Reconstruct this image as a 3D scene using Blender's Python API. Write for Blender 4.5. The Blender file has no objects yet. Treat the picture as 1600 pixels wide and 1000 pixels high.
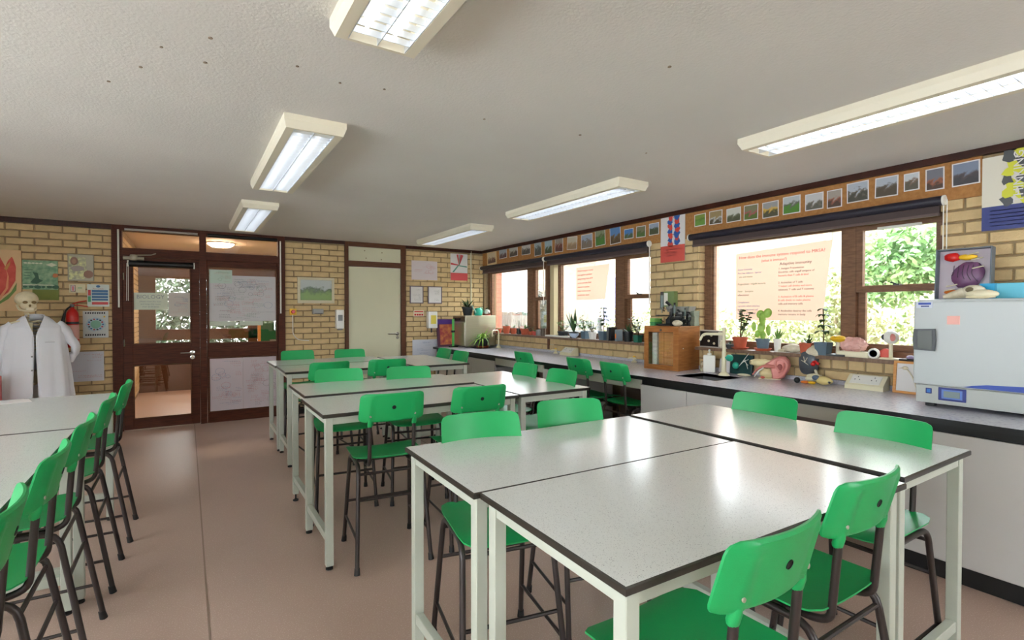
import bpy, bmesh, math, random
from mathutils import Vector, Matrix, noise
random.seed(7)
PI = math.pi
scene = bpy.context.scene
COL = scene.collection

# ------------------------------------------------------------------ camera, sky, exposure
cam_data = bpy.data.cameras.new('camera')
cam = bpy.data.objects.new('camera', cam_data); COL.objects.link(cam)
cam_data.sensor_width = 36.0
cam_data.lens = 801.5 / 1600 * 36.0
cam_data.clip_start = 0.05
cam.location = (0, 0, 1.35)
cam.rotation_euler = (PI/2 - 0.0158, 0, -0.5653)
scene.camera = cam

world = bpy.data.worlds.new('sky'); scene.world = world; world.use_nodes = True
wn = world.node_tree
bg = wn.nodes['Background']
bg.inputs[0].default_value = (0.87, 0.945, 1.0, 1)
bg.inputs[1].default_value = 4.2
TUBE_STRENGTH = 1.25
scene.view_settings.view_transform = 'Standard'
scene.view_settings.look = 'None'
scene.view_settings.gamma = 1
scene.view_settings.use_curve_mapping = False
scene.view_settings.exposure = 1.95
scene.cycles.max_bounces = 7
scene.cycles.transparent_max_bounces = 12
scene.cycles.sample_clamp_indirect = 6

# ------------------------------------------------------------------ materials
def lin(c):
    out = []
    for v in c:
        v /= 255.0
        out.append(v/12.92 if v <= 0.04045 else ((v+0.055)/1.055)**2.4)
    return (*out, 1)
MATS = {}
def mat(name, rgb, rough=0.5, metal=0.0, spec=0.5, var=0.0, scale=8.0, bump=0.0, bscale=60.0, stretch=None, rgb2=None, per_object=0.0, coat=0.0, emit=0.0, lo=0.35, hi=0.65):
    if name in MATS: return MATS[name]
    m = bpy.data.materials.new(name); m.use_nodes = True
    nt = m.node_tree; N = nt.nodes; L = nt.links
    b = N['Principled BSDF']
    b.inputs['Roughness'].default_value = rough
    b.inputs['Metallic'].default_value = metal
    b.inputs['Specular IOR Level'].default_value = spec
    b.inputs['Coat Weight'].default_value = coat
    c1 = lin(rgb); b.inputs['Base Color'].default_value = c1
    tc = N.new('ShaderNodeTexCoord'); mp = N.new('ShaderNodeMapping')
    L.new(tc.outputs['Object'], mp.inputs[0])
    if stretch: mp.inputs['Scale'].default_value = stretch
    src = None
    if var > 0 or rgb2:
        nz = N.new('ShaderNodeTexNoise'); nz.inputs['Scale'].default_value = scale; nz.inputs['Detail'].default_value = 5
        L.new(mp.outputs[0], nz.inputs['Vector'])
        rp = N.new('ShaderNodeValToRGB'); L.new(nz.outputs[0], rp.inputs[0])
        rp.color_ramp.elements[0].position = lo; rp.color_ramp.elements[1].position = hi
        if rgb2: ca, cb = c1, lin(rgb2)
        else:
            ca = tuple(max(0, v*(1-var)) for v in c1[:3])+(1,); cb = tuple(min(1, v*(1+var)) for v in c1[:3])+(1,)
        rp.color_ramp.elements[0].color = ca; rp.color_ramp.elements[1].color = cb
        src = rp.outputs[0]
    if per_object > 0:
        oi = N.new('ShaderNodeObjectInfo'); hs = N.new('ShaderNodeHueSaturation')
        mr = N.new('ShaderNodeMapRange'); mr.inputs[3].default_value = 1-per_object; mr.inputs[4].default_value = 1+per_object
        L.new(oi.outputs['Random'], mr.inputs[0]); L.new(mr.outputs[0], hs.inputs['Value'])
        if src: L.new(src, hs.inputs['Color'])
        else: hs.inputs['Color'].default_value = c1
        src = hs.outputs[0]
    if src: L.new(src, b.inputs['Base Color'])
    if bump > 0:
        n2 = N.new('ShaderNodeTexNoise'); n2.inputs['Scale'].default_value = bscale; n2.inputs['Detail'].default_value = 4
        L.new(mp.outputs[0], n2.inputs['Vector'])
        bp = N.new('ShaderNodeBump'); bp.inputs['Strength'].default_value = bump; bp.inputs['Distance'].default_value = 0.004
        L.new(n2.outputs[0], bp.inputs['Height']); L.new(bp.outputs[0], b.inputs['Normal'])
    if emit > 0:
        b.inputs['Emission Color'].default_value = c1; b.inputs['Emission Strength'].default_value = emit
    MATS[name] = m
    return m
def glass_mat(name, tint=(255,255,255), gloss=0.06, rough=0.0, veil=0.0):
    if name in MATS: return MATS[name]
    m = bpy.data.materials.new(name); m.use_nodes = True
    nt = m.node_tree; N = nt.nodes; L = nt.links; N.clear()
    out = N.new('ShaderNodeOutputMaterial'); tr = N.new('ShaderNodeBsdfTransparent'); gl = N.new('ShaderNodeBsdfGlossy')
    tr.inputs[0].default_value = lin(tint); gl.inputs['Roughness'].default_value = rough
    lw = N.new('ShaderNodeLayerWeight'); lw.inputs[0].default_value = 0.25
    mr = N.new('ShaderNodeMapRange'); mr.inputs[3].default_value = gloss; mr.inputs[4].default_value = 0.7
    L.new(lw.outputs['Fresnel'], mr.inputs[0])
    mx = N.new('ShaderNodeMixShader'); L.new(mr.outputs[0], mx.inputs[0]); L.new(tr.outputs[0], mx.inputs[1]); L.new(gl.outputs[0], mx.inputs[2])
    last = mx
    if veil > 0:
        df = N.new('ShaderNodeBsdfDiffuse'); df.inputs[0].default_value = lin((200,200,200))
        m2 = N.new('ShaderNodeMixShader'); m2.inputs[0].default_value = veil
        L.new(mx.outputs[0], m2.inputs[1]); L.new(df.outputs[0], m2.inputs[2]); last = m2
    L.new(last.outputs[0], out.inputs[0]); MATS[name] = m
    return m
def wood(name, a, b, rough=0.45, stretch=(3,3,40)):
    return mat(name, a, rough, rgb2=b, scale=2.5, stretch=stretch, lo=0.3, hi=0.7, coat=0.0, spec=0.3)
def speckle(name, base, spots, rough, scale=350, amount=0.62, soft=0.05, cloud=None, bump=0.0):
    if name in MATS: return MATS[name]
    m = bpy.data.materials.new(name); m.use_nodes = True
    nt = m.node_tree; N = nt.nodes; L = nt.links; b = N['Principled BSDF']
    b.inputs['Roughness'].default_value = rough
    tc = N.new('ShaderNodeTexCoord')
    nz = N.new('ShaderNodeTexNoise'); nz.inputs['Scale'].default_value = scale; nz.inputs['Detail'].default_value = 1
    L.new(tc.outputs['Object'], nz.inputs['Vector'])
    rp = N.new('ShaderNodeValToRGB'); rp.color_ramp.elements[0].position = amount; rp.color_ramp.elements[1].position = amount+soft
    rp.color_ramp.elements[0].color = lin(base); rp.color_ramp.elements[1].color = lin(spots)
    L.new(nz.outputs[0], rp.inputs[0]); src = rp.outputs[0]
    if cloud:
        n2 = N.new('ShaderNodeTexNoise'); n2.inputs['Scale'].default_value = 1.3; n2.inputs['Detail'].default_value = 6
        L.new(tc.outputs['Object'], n2.inputs['Vector'])
        mx = N.new('ShaderNodeMixRGB'); mx.blend_type = 'MULTIPLY'
        r2 = N.new('ShaderNodeValToRGB'); r2.color_ramp.elements[0].position = .35; r2.color_ramp.elements[1].position = .65
        r2.color_ramp.elements[0].color = (cloud, cloud, cloud, 1); r2.color_ramp.elements[1].color = (1,1,1,1)
        L.new(n2.outputs[0], r2.inputs[0]); mx.inputs[0].default_value = 1
        L.new(src, mx.inputs[1]); L.new(r2.outputs[0], mx.inputs[2]); src = mx.outputs[0]
        r3 = N.new('ShaderNodeMapRange'); r3.inputs[3].default_value = rough*0.8; r3.inputs[4].default_value = rough*1.25
        L.new(n2.outputs[0], r3.inputs[0]); L.new(r3.outputs[0], b.inputs['Roughness'])
    L.new(src, b.inputs['Base Color'])
    if bump:
        bp = N.new('ShaderNodeBump'); bp.inputs['Strength'].default_value = bump; bp.inputs['Distance'].default_value = 0.002
        L.new(nz.outputs[0], bp.inputs['Height']); L.new(bp.outputs[0], b.inputs['Normal'])
    MATS[name] = m; return m
def picture_mat(name, sky, mid, ground, scale=30.0, split=0.5, contrast=0.25):
    """a flat printed picture: colour by height on the sheet broken up with noise"""
    if name in MATS: return MATS[name]
    m = bpy.data.materials.new(name); m.use_nodes = True
    nt = m.node_tree; N = nt.nodes; L = nt.links; b = N['Principled BSDF']; b.inputs['Roughness'].default_value = 0.35
    tc = N.new('ShaderNodeTexCoord'); sp = N.new('ShaderNodeSeparateXYZ'); L.new(tc.outputs['Generated'], sp.inputs[0])
    nz = N.new('ShaderNodeTexNoise'); nz.inputs['Scale'].default_value = scale; nz.inputs['Detail'].default_value = 4
    L.new(tc.outputs['Object'], nz.inputs['Vector'])
    ma = N.new('ShaderNodeMath'); ma.operation = 'MULTIPLY_ADD'; ma.inputs[1].default_value = contrast*2; ma.inputs[2].default_value = -contrast
    L.new(nz.outputs[0], ma.inputs[0])
    ad = N.new('ShaderNodeMath'); ad.operation = 'ADD'; L.new(sp.outputs['Z'], ad.inputs[0]); L.new(ma.outputs[0], ad.inputs[1])
    rp = N.new('ShaderNodeValToRGB'); e = rp.color_ramp.elements
    e[0].position = split-0.22; e[0].color = lin(ground); e[1].position = split+0.12; e[1].color = lin(sky)
    k = e.new(split-0.02); k.color = lin(mid)
    L.new(ad.outputs[0], rp.inputs[0]); L.new(rp.outputs[0], b.inputs['Base Color'])
    MATS[name] = m; return m

M = {}
M['ceiling'] = mat('ceiling_artex', (218,214,207), 0.85, bump=0.35, bscale=90, var=0.03, scale=1.2)
M['plaster'] = mat('plaster', (200,190,165), 0.8, var=0.05, scale=3)
M['floor'] = speckle('brown_vinyl', (186,158,142), (208,184,170), 0.34, scale=180, amount=0.6, soft=0.1, cloud=0.9, bump=0.12)
M['seam'] = mat('vinyl_seam', (146,122,106), 0.5)
M['mortar'] = mat('mortar', (146,126,94), 0.9, var=0.1, scale=30, bump=0.4, bscale=120)
M['brick'] = mat('buff_brick', (202,175,129), 0.85, var=0.09, scale=12, bump=0.5, bscale=150, per_object=0.07)
M['dark_wood'] = wood('dark_brown_timber', (62,28,15), (92,46,26), 0.6)
M['trim_wood'] = wood('dark_trim', (44,18,10), (66,30,18), 0.4, (30,3,3))
M['mid_wood'] = wood('window_timber', (104,74,54), (132,96,70), 0.5, (6,6,30))
M['door_frame'] = wood('door_frame_timber', (78,44,24), (100,60,36), 0.45)
M['cream_door'] = mat('cream_door_paint', (206,202,172), 0.4, var=0.02, scale=2)
M['cream_post'] = mat('cream_post', (196,180,140), 0.5)
M['cork'] = mat('cork_board', (172,122,68), 0.85, rgb2=(156,106,56), scale=40, bump=0.2, bscale=200)
M['table'] = speckle('speckled_laminate', (214,217,213), (134,138,138), 0.19, scale=420, amount=0.66, soft=0.04)
M['edge'] = mat('dark_table_edge', (46,42,36), 0.35, var=0.15, scale=30)
M['table_frame'] = mat('pale_grey_paint', (184,188,174), 0.4, var=0.03, scale=6)
M['glide'] = mat('black_glide', (24,24,24), 0.5)
M['green'] = mat('green_plastic', (26,158,86), 0.38, spec=0.45, var=0.04, scale=5, bump=0.08, bscale=300)
M['tube'] = mat('dark_bronze_tube', (58,50,48), 0.35, metal=0.35)
M['screw'] = mat('steel_screw', (190,185,170), 0.35, metal=0.8)
M['bench'] = speckle('bench_laminate', (200,200,210), (172,171,182), 0.22, scale=60, amount=0.5, soft=0.3)
M['bench_edge'] = mat('black_bench_edge', (20,20,22), 0.35)
M['cabinet'] = mat('grey_cabinet', (200,197,193), 0.5, var=0.02, scale=2)
M['cabinet_dark'] = mat('kneehole_brown', (120,102,92), 0.6)
M['apron'] = mat('grey_apron', (182,178,166), 0.5)
M['black'] = mat('black', (12,12,13), 0.45)
M['blind'] = mat('dark_blind', (34,32,44), 0.4, var=0.1, scale=20)
M['blind_bracket'] = mat('white_plastic', (226,224,214), 0.4)
M['white'] = mat('white_plastic_gloss', (232,230,222), 0.35)
M['paper'] = mat('white_paper', (218,214,212), 0.7, var=0.02, scale=5)
M['steel'] = mat('brushed_steel', (196,192,172), 0.28, metal=0.85, var=0.05, scale=4, stretch=(1,1,30))
M['chrome'] = mat('chrome', (205,205,200), 0.15, metal=1.0)
M['louvre'] = mat('bright_louvre', (214,218,224), 0.35, metal=0.7)
M['lamp_case'] = mat('cream_lamp_case', (224,216,194), 0.45)
M['tube_light'] = mat('fluorescent_tube', (240,246,255), 0.4, emit=TUBE_STRENGTH)
M['glass'] = glass_mat('window_glass')
M['door_glass'] = glass_mat('wired_glass', (235,230,225), 0.07)
M['terracotta'] = mat('terracotta', (186,88,58), 0.75, var=0.08, scale=30)
M['soil'] = mat('soil', (52,38,28), 0.95, var=0.2, scale=80)
M['leaf'] = mat('leaf_green', (74,120,52), 0.45, rgb2=(112,160,74), scale=20)
M['leaf_dark'] = mat('leaf_dark', (42,74,40), 0.45, rgb2=(72,104,58), scale=20)
M['leaf_lime'] = mat('leaf_lime', (132,176,62), 0.45, rgb2=(168,204,96), scale=20)
M['stem'] = mat('stem', (96,80,52), 0.7)
M['grey_pot'] = mat('grey_blue_pot', (88,108,122), 0.5)
M['black_pot'] = mat('black_pot', (32,34,36), 0.5)
M['bone'] = mat('bone', (226,214,178), 0.55, var=0.06, scale=25, bump=0.2, bscale=80)
M['skull'] = mat('pale_skull', (222,214,192), 0.6, rgb2=(196,182,150), scale=18)
M['cloth'] = mat('white_cotton', (232,234,240), 0.85, bump=0.15, bscale=400)
M['red'] = mat('red_enamel', (200,24,22), 0.3)
M['red_print'] = mat('red_print', (205,88,76), 0.55)
M['teal'] = mat('teal_plastic', (40,178,150), 0.35)
M['beige'] = mat('beige_plastic', (226,218,186), 0.4)
M['oak'] = wood('cabinet_mahogany', (146,90,46), (172,114,62), 0.35, (4,4,30))
M['pine'] = wood('light_pine_frame', (206,142,78), (220,162,98), 0.5)
M['pink'] = mat('pink_flesh', (226,150,140), 0.4, rgb2=(214,128,120), scale=10)
M['brain'] = mat('brain_pink', (226,178,166), 0.5, rgb2=(208,150,140), scale=14)
M['blue'] = mat('blue_print', (30,66,160), 0.4)
M['navy'] = mat('navy_print', (36,48,120), 0.45)
M['inc'] = mat('incubator_enamel', (180,185,184), 0.32)
M['dark_grey'] = mat('dark_grey', (70,72,74), 0.4)
M['mid_grey'] = mat('mid_grey', (128,130,128), 0.45)
M['ink_black'] = mat('ink_black', (40,40,48), 0.7)
M['ink_red'] = mat('ink_red', (190,66,66), 0.7)
M['ink_blue'] = mat('ink_blue', (56,100,150), 0.7)
M['ink_green'] = mat('ink_green', (44,120,84), 0.7)
M['yellow'] = mat('yellow_plastic', (240,190,40), 0.4)
M['orange'] = mat('orange', (226,120,40), 0.5)
M['purple'] = mat('liver_purple', (112,70,108), 0.4, var=0.1, scale=18)
M['cyan_box'] = mat('cyan_card', (96,190,214), 0.5)

# ------------------------------------------------------------------ mesh helpers
class MB:
    def __init__(s): s.v = []; s.f = []; s.m = []; s.smooth = []
    def add(s, vs, fs, mi=0, sm=False):
        o = len(s.v); s.v += [tuple(v) for v in vs]
        for f in fs: s.f.append(tuple(i+o for i in f)); s.m.append(mi); s.smooth.append(sm)
        return s
    def box(s, a, b, mi=0, ch=0.0, T=None):
        x0,y0,z0 = (min(a[i],b[i]) for i in range(3)); x1,y1,z1 = (max(a[i],b[i]) for i in range(3))
        if ch <= 0:
            vs = [(x0,y0,z0),(x1,y0,z0),(x1,y1,z0),(x0,y1,z0),(x0,y0,z1),(x1,y0,z1),(x1,y1,z1),(x0,y1,z1)]
            fs = [(0,3,2,1),(4,5,6,7),(0,1,5,4),(1,2,6,5),(2,3,7,6),(3,0,4,7)]
        else:
            bm = bmesh.new(); bmesh.ops.create_cube(bm, size=1)
            for v in bm.verts: v.co = Vector(((x0+x1)/2+v.co.x*(x1-x0), (y0+y1)/2+v.co.y*(y1-y0), (z0+z1)/2+v.co.z*(z1-z0)))
            bmesh.ops.bevel(bm, geom=list(bm.edges), offset=ch, segments=1 if ch < .004 else 2, affect='EDGES', profile=.7)
            bm.verts.index_update(); vs = [tuple(v.co) for v in bm.verts]; fs = [tuple(v.index for v in f.verts) for f in bm.faces]; bm.free()
        if T is not None: vs = [T @ Vector(v) for v in vs]
        return s.add(vs, fs, mi)
    def prism(s, poly, y0, y1, mi=0, T=None):
        """poly of (x,z), extruded along y"""
        n = len(poly); vs = [(x,y0,z) for x,z in poly]+[(x,y1,z) for x,z in poly]
        fs = [tuple(range(n)), tuple(reversed(range(n,2*n)))]+[(i,i+n,(i+1)%n+n,(i+1)%n) for i in range(n)]
        if T is not None: vs = [T @ Vector(v) for v in vs]
        return s.add(vs, fs, mi)
    def lathe(s, prof, c=(0,0,0), seg=20, mi=0, T=None, cap=True):
        vs = []; fs = []; n = len(prof)
        for r,z in prof:
            for k in range(seg):
                a = 2*PI*k/seg; vs.append((c[0]+r*math.cos(a), c[1]+r*math.sin(a), c[2]+z))
        for i in range(n-1):
            for k in range(seg):
                k2 = (k+1)%seg; fs.append((i*seg+k, i*seg+k2, (i+1)*seg+k2, (i+1)*seg+k))
        if cap: fs.append(tuple(reversed(range(seg)))); fs.append(tuple(range((n-1)*seg, n*seg)))
        if T is not None: vs = [T @ Vector(v) for v in vs]
        return s.add(vs, fs, mi, True)
    def tube(s, pts, r, seg=8, mi=0, fillet=0.0, T=None):
        P = [Vector(p) for p in pts]
        if fillet > 0 and len(P) > 2:
            Q = [P[0]]
            for i in range(1, len(P)-1):
                a, b, c = P[i-1], P[i], P[i+1]
                f = min(fillet, (a-b).length*.48, (c-b).length*.48)
                p = b+(a-b).normalized()*f; q = b+(c-b).normalized()*f
                for t in (0,.25,.5,.75,1): Q.append((1-t)**2*p+2*t*(1-t)*b+t*t*q)
            Q.append(P[-1]); P = Q
        n = len(P); R = r if isinstance(r,(list,tuple)) else [r]*n
        if len(R) != n: R = [R[0]+(R[-1]-R[0])*i/(n-1) for i in range(n)]
        vs = []; fs = []
        t0 = (P[1]-P[0]).normalized(); up = Vector((0,0,1)) if abs(t0.z) < .9 else Vector((1,0,0))
        u = t0.cross(up).normalized()
        for i in range(n):
            t = (P[min(i+1,n-1)]-P[max(i-1,0)]).normalized()
            u = (u-t*u.dot(t)).normalized(); w = t.cross(u)
            for k in range(seg):
                a = 2*PI*k/seg; vs.append(P[i]+(u*math.cos(a)+w*math.sin(a))*R[i])
        for i in range(n-1):
            for k in range(seg):
                k2 = (k+1)%seg; fs.append((i*seg+k,i*seg+k2,(i+1)*seg+k2,(i+1)*seg+k))
        fs.append(tuple(reversed(range(seg)))); fs.append(tuple(range((n-1)*seg,n*seg)))
        if T is not None: vs = [T @ v for v in vs]
        return s.add(vs, fs, mi, True)
    def ball(s, c, r, seg=14, ring=9, mi=0, fn=None, T=None):
        rx,ry,rz = r if isinstance(r,(list,tuple)) else (r,r,r)
        vs = [(0,0,-1)]
        for i in range(1,ring):
            a = PI*i/ring
            for k in range(seg):
                b = 2*PI*k/seg; vs.append((math.sin(a)*math.cos(b), math.sin(a)*math.sin(b), -math.cos(a)))
        vs.append((0,0,1)); L = len(vs)-1
        if fn: vs = [fn(Vector(v)) for v in vs]
        vs = [(c[0]+v[0]*rx, c[1]+v[1]*ry, c[2]+v[2]*rz) for v in vs]
        fs = [(0,1+(k+1)%seg,1+k) for k in range(seg)]
        for i in range(ring-2):
            for k in range(seg):
                k2=(k+1)%seg; fs.append((1+i*seg+k,1+i*seg+k2,1+(i+1)*seg+k2,1+(i+1)*seg+k))
        fs += [(L,1+(ring-2)*seg+k,1+(ring-2)*seg+(k+1)%seg) for k in range(seg)]
        if T is not None: vs = [T @ Vector(v) for v in vs]
        return s.add(vs, fs, mi, True)
    def quad(s, a, b, c, d, mi=0): return s.add([a,b,c,d],[(0,1,2,3)],mi)
    def mesh(s, name, mats):
        me = bpy.data.meshes.new(name); me.from_pydata([tuple(v) for v in s.v], [], s.f)
        for m in (mats if isinstance(mats,(list,tuple)) else [mats]): me.materials.append(m)
        me.polygons.foreach_set('material_index', s.m); me.polygons.foreach_set('use_smooth', s.smooth); me.update()
        if any(s.smooth):
            try: me.set_sharp_from_angle(angle=math.radians(40))
            except Exception: pass
        return me
    def build(s, name, mats, parent=None, loc=(0,0,0), rot=(0,0,0), kind=None, label=None, cat=None, group=None):
        return link(name, s.mesh(name, mats), parent, loc, rot, kind, label, cat, group)
def link(name, data, parent=None, loc=(0,0,0), rot=(0,0,0), kind=None, label=None, cat=None, group=None):
    o = bpy.data.objects.new(name, data); COL.objects.link(o)
    o.location = loc; o.rotation_euler = rot; o.parent = parent
    if kind: o['kind'] = kind
    if label: o['label'] = label
    if cat: o['category'] = cat
    if group: o['group'] = group
    return o
def thing(name, label, cat, loc=(0,0,0), rz=0, group=None, rot=None):
    return link(name, None, None, loc, rot or (0,0,rz), None, label, cat, group)
def copy_tree(o, parent=None):
    c = o.copy(); COL.objects.link(c); c.parent = parent
    for ch in list(o.children): copy_tree(ch, c)
    return c
BX = lambda a, b, mi=0, ch=0.0: MB().box(a, b, mi, ch)
FONT_CACHE = {}
def text_mesh(s, size, align='LEFT', ext=0.0004):
    k = (s, size, align)
    if k not in FONT_CACHE:
        c = bpy.data.curves.new('lettering', 'FONT'); c.body = s; c.size = size; c.align_x = align; c.extrude = ext; c.resolution_u = 2
        o = bpy.data.objects.new('tmp', c); COL.objects.link(o)
        bpy.context.view_layer.update()
        me = bpy.data.meshes.new_from_object(o.evaluated_get(bpy.context.evaluated_depsgraph_get()))
        bpy.data.objects.remove(o); FONT_CACHE[k] = me
    return FONT_CACHE[k].copy()
def letter(parent, s, size, loc, m, rot=(PI/2,0,0), align='LEFT'):
    me = text_mesh(s, size, align); me.materials.clear(); me.materials.append(m)
    return link('lettering', me, parent, loc, rot)
SX = (PI/2, 0, -PI/2)      # faces -X (right wall), text runs towards -Y

# ------------------------------------------------------------------ room
D = 7.24; H = 2.326; W = 4.04; XL = -3.3; YB = -2.6
def brick_mesh(l, h, key={}):
    k = (round(l,3), round(h,3))
    if k not in key:
        c = .004; t = .012; m = MB()
        m.add([(0,0,0),(l,0,0),(l,0,h),(0,0,h),(c,-t,c),(l-c,-t,c),(l-c,-t,h-c),(c,-t,h-c)],
              [(4,5,6,7),(0,1,5,4),(1,2,6,5),(2,3,7,6),(3,0,4,7)])
        key[k] = m.mesh('brick', M['brick'])
    return key[k]
def bricks(parent, o, ang, u1, z0, z1, off=0.0, bl=.215, j=.010, ch=.075, stuff_from=None, phase=0, top0=None):
    """bricks on a plane through o, running along the direction ang, facing its right-hand side (-normal);
    u0..u1 are clipped; each brick is a part, those beyond stuff_from are joined into one part"""
    st = MB(); du = Vector((math.cos(ang), math.sin(ang), 0)); nr = 0
    zt = (top0 if top0 is not None else z1); row = phase
    while zt > z0+.012:
        zb = max(zt-ch+j, z0); zh = min(zt, z1)
        if zh-zb > .012:
            u = -off-(bl+j) - (row % 2)*(bl+j)/2
            while u < u1:
                a = max(u, 0); b = min(u+bl, u1)
                if b-a > .02:
                    p = Vector(o)+du*a; p.z = zb
                    if stuff_from is not None and stuff_from(p):
                        me = brick_mesh(b-a, zh-zb); T = Matrix.Translation(p)@Matrix.Rotation(ang,4,'Z')
                        st.add([T@v.co for v in me.vertices],[tuple(q.vertices) for q in me.polygons])
                    else: link('brick', brick_mesh(b-a, zh-zb), parent, p, (0,0,ang)); nr += 1
                u += bl+j
        zt -= ch; row += 1
    if st.v: st.build('far_brickwork', M['brick'], parent, kind='stuff')
    return nr
# floor: vinyl with welded seams
fl = BX((XL-.2,YB-.2,-.1),(W+.3,D+4.2,0)).build('floor', M['floor'], kind='structure')
for x in (0.07, 2.07, -1.93):
    BX((x-.004,YB,0),(x+.004,D-.03,.0012)).build('weld_seam', M['seam'], fl)
ce = BX((XL-.2,YB-.2,H),(W+.3,D+.0,H+.12)).build('ceiling', M['ceiling'], kind='structure')
spots = MB()
for x,y,r in [(1.63,1.40,.012),(-.146,2.53,.01),(-.27,2.76,.01),(.08,2.13,.012),(.38,2.19,.01),(.56,2.25,.009),(.74,2.21,.009),(.07,2.35,.012),(-.07,2.3,.009),(1.84,2.2,.012),(1.28,2.28,.01),(2.39,2.23,.01)]:
    spots.lathe([(r*.65,-.003),(r*.6,0)], (x,y,H), 8)
spots.build('chipped_spot', mat('bare_spot',(160,142,122),.9), ce, kind='stuff')
# back wall pieces
WZ = H-.055
def wall_piece(name, a, b, **k): return BX(a, b).build(name, M['mortar'], kind='structure')
wb = wall_piece('wall_back', (XL,D,0),(-.70,D+.12,H))
bricks(wb, (XL,D,0), 0, XL*-1-.70, .0, WZ, off=.06, top0=WZ-.005, stuff_from=lambda p: p.x < -2.0)
wb2 = wall_piece('wall_back', (1.085,D,0),(1.848,D+.12,H))
bricks(wb2, (1.085,D,0), 0, .763, .09, WZ, off=0.0, top0=WZ-.012)
wb3 = wall_piece('wall_back', (2.727,D,0),(W+.13,D+.12,H))
bricks(wb3, (2.727,D,0), 0, W-2.727, .09, WZ, off=.1, top0=WZ-.02, phase=1)
BX((1.085,D-.022,0),(1.848,D,.09),0,.004).build('baseboard_back', M['black'], kind='structure')
BX((2.727,D-.022,0),(3.1,D,.09),0,.004).build('baseboard_back', M['black'], kind='structure')
BX((XL,D-.03,WZ),(-.70,D,H)).build('trim_1', M['trim_wood'], kind='structure')
BX((1.085,D-.03,WZ+.01),(1.848,D,H)).build('trim_2', M['trim_wood'], kind='structure')
BX((2.727,D-.03,WZ+.01),(W-.03,D,H)).build('trim_3', M['trim_wood'], kind='structure')
BX((W-.045,YB,2.283),(W,D-.03,H)).build('trim_4', M['trim_wood'], kind='structure')
# left and front walls (behind the camera and out of frame); windows added to brighten the room
def added_window_wall(name, n0, fixed, axis, lo, hi, bays, z0=.75, z1=2.2):
    m = MB(); t = .12
    P = (lambda a,b,c,d: ((fixed-t,a,c),(fixed,b,d))) if axis == 'x' else (lambda a,b,c,d: ((a,fixed-t,c),(b,fixed,d)))
    Q = (lambda a,b,c,d,e=.05,f=.09: ((fixed-f,a,c),(fixed-f+e,b,d))) if axis == 'x' else (lambda a,b,c,d,e=.05,f=.09: ((a,fixed-f,c),(b,fixed-f+e,d)))
    m.box(*P(lo,hi,0,z0)); m.box(*P(lo,hi,z1,H)); e = [lo]+[v for p in bays for v in p]+[hi]
    for k in range(0,len(e),2): m.box(*P(e[k],e[k+1],z0,z1))
    m.build(name, M['plaster'], kind='structure')
    for i,(a,b) in enumerate(bays):
        w = MB(); w.box(*Q(a,b,z0,z0+.05)); w.box(*Q(a,b,z1-.05,z1)); w.box(*Q(a,a+.05,z0+.05,z1-.05)); w.box(*Q(b-.05,b,z0+.05,z1-.05)); c=(a+b)/2; w.box(*Q(c-.025,c+.025,z0+.05,z1-.05))
        o = w.build('window_%d'%(n0+i), M['mid_wood'], kind='structure')
        for (p,q) in ((a+.05,c-.025),(c+.025,b-.05)): MB().box(*Q(p,q,z0+.05,z1-.05,.004,.066)).build('pane', M['glass'], o)
added_window_wall('wall_left', 6, XL, 'x', YB, D, [(-2.3,-.5),(-.2,1.6),(1.9,3.7)])
added_window_wall('wall_front', 10, YB, 'y', XL, W, [(-2.9,-1.5),(2.2,3.8)])
# right wall: piers and spandrel; windows stand in a continuous opening
SILL = 1.03; HEAD = 2.02; WX = W+.07
wr = MB()
wr.box((W,YB,0),(W+.22,D,SILL-.03)); wr.box((W,YB,HEAD),(W+.22,D,H))
wr.box((W,3.115,SILL-.03),(W+.22,3.70,HEAD)); wr.box((W,YB,SILL-.03),(W+.22,1.285,HEAD)); wr.box((W,7.20,SILL-.03),(W+.22,D,HEAD))
wr = wr.build('wall_right', M['mortar'], kind='structure')
bricks(wr, (W,3.70,0), -PI/2, .585, SILL, 2.06, off=.03, top0=2.06-.012)
bricks(wr, (W,1.297,0), -PI/2, 1.297+.9, .845, 2.06, off=.10, top0=2.06-.012, stuff_from=lambda p: p.y < .45)
bricks(wr, (W,7.22,0), -PI/2, 7.22-1.297, .925, SILL-.028, off=0, bl=.1035, j=.009, top0=SILL-.03, ch=.08)
bricks(wr, (W,7.22,0), -PI/2, 7.22-1.297, .845, .915, off=.05, top0=.915, phase=1)
bricks(wr, (W,3.115,0), 0, .075, SILL, 2.02, off=0.02, top0=2.06-.012)
# outer leaf of brick showing as pinkish jambs outside
jm = MB()
for y in (3.13, 7.20): jm.box((W+.22,y,SILL-.05),(W+.33,y+.2,2.3))
jm.box((W+.22,3.58,SILL-.05),(W+.33,3.9,2.3)); jm.box((W+.22,1.0,SILL-.05),(W+.33,1.32,2.3))
jm.build('wall_right', mat('pink_outer_brick',(206,140,118),.9,var=.12,scale=25), kind='structure')

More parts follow.
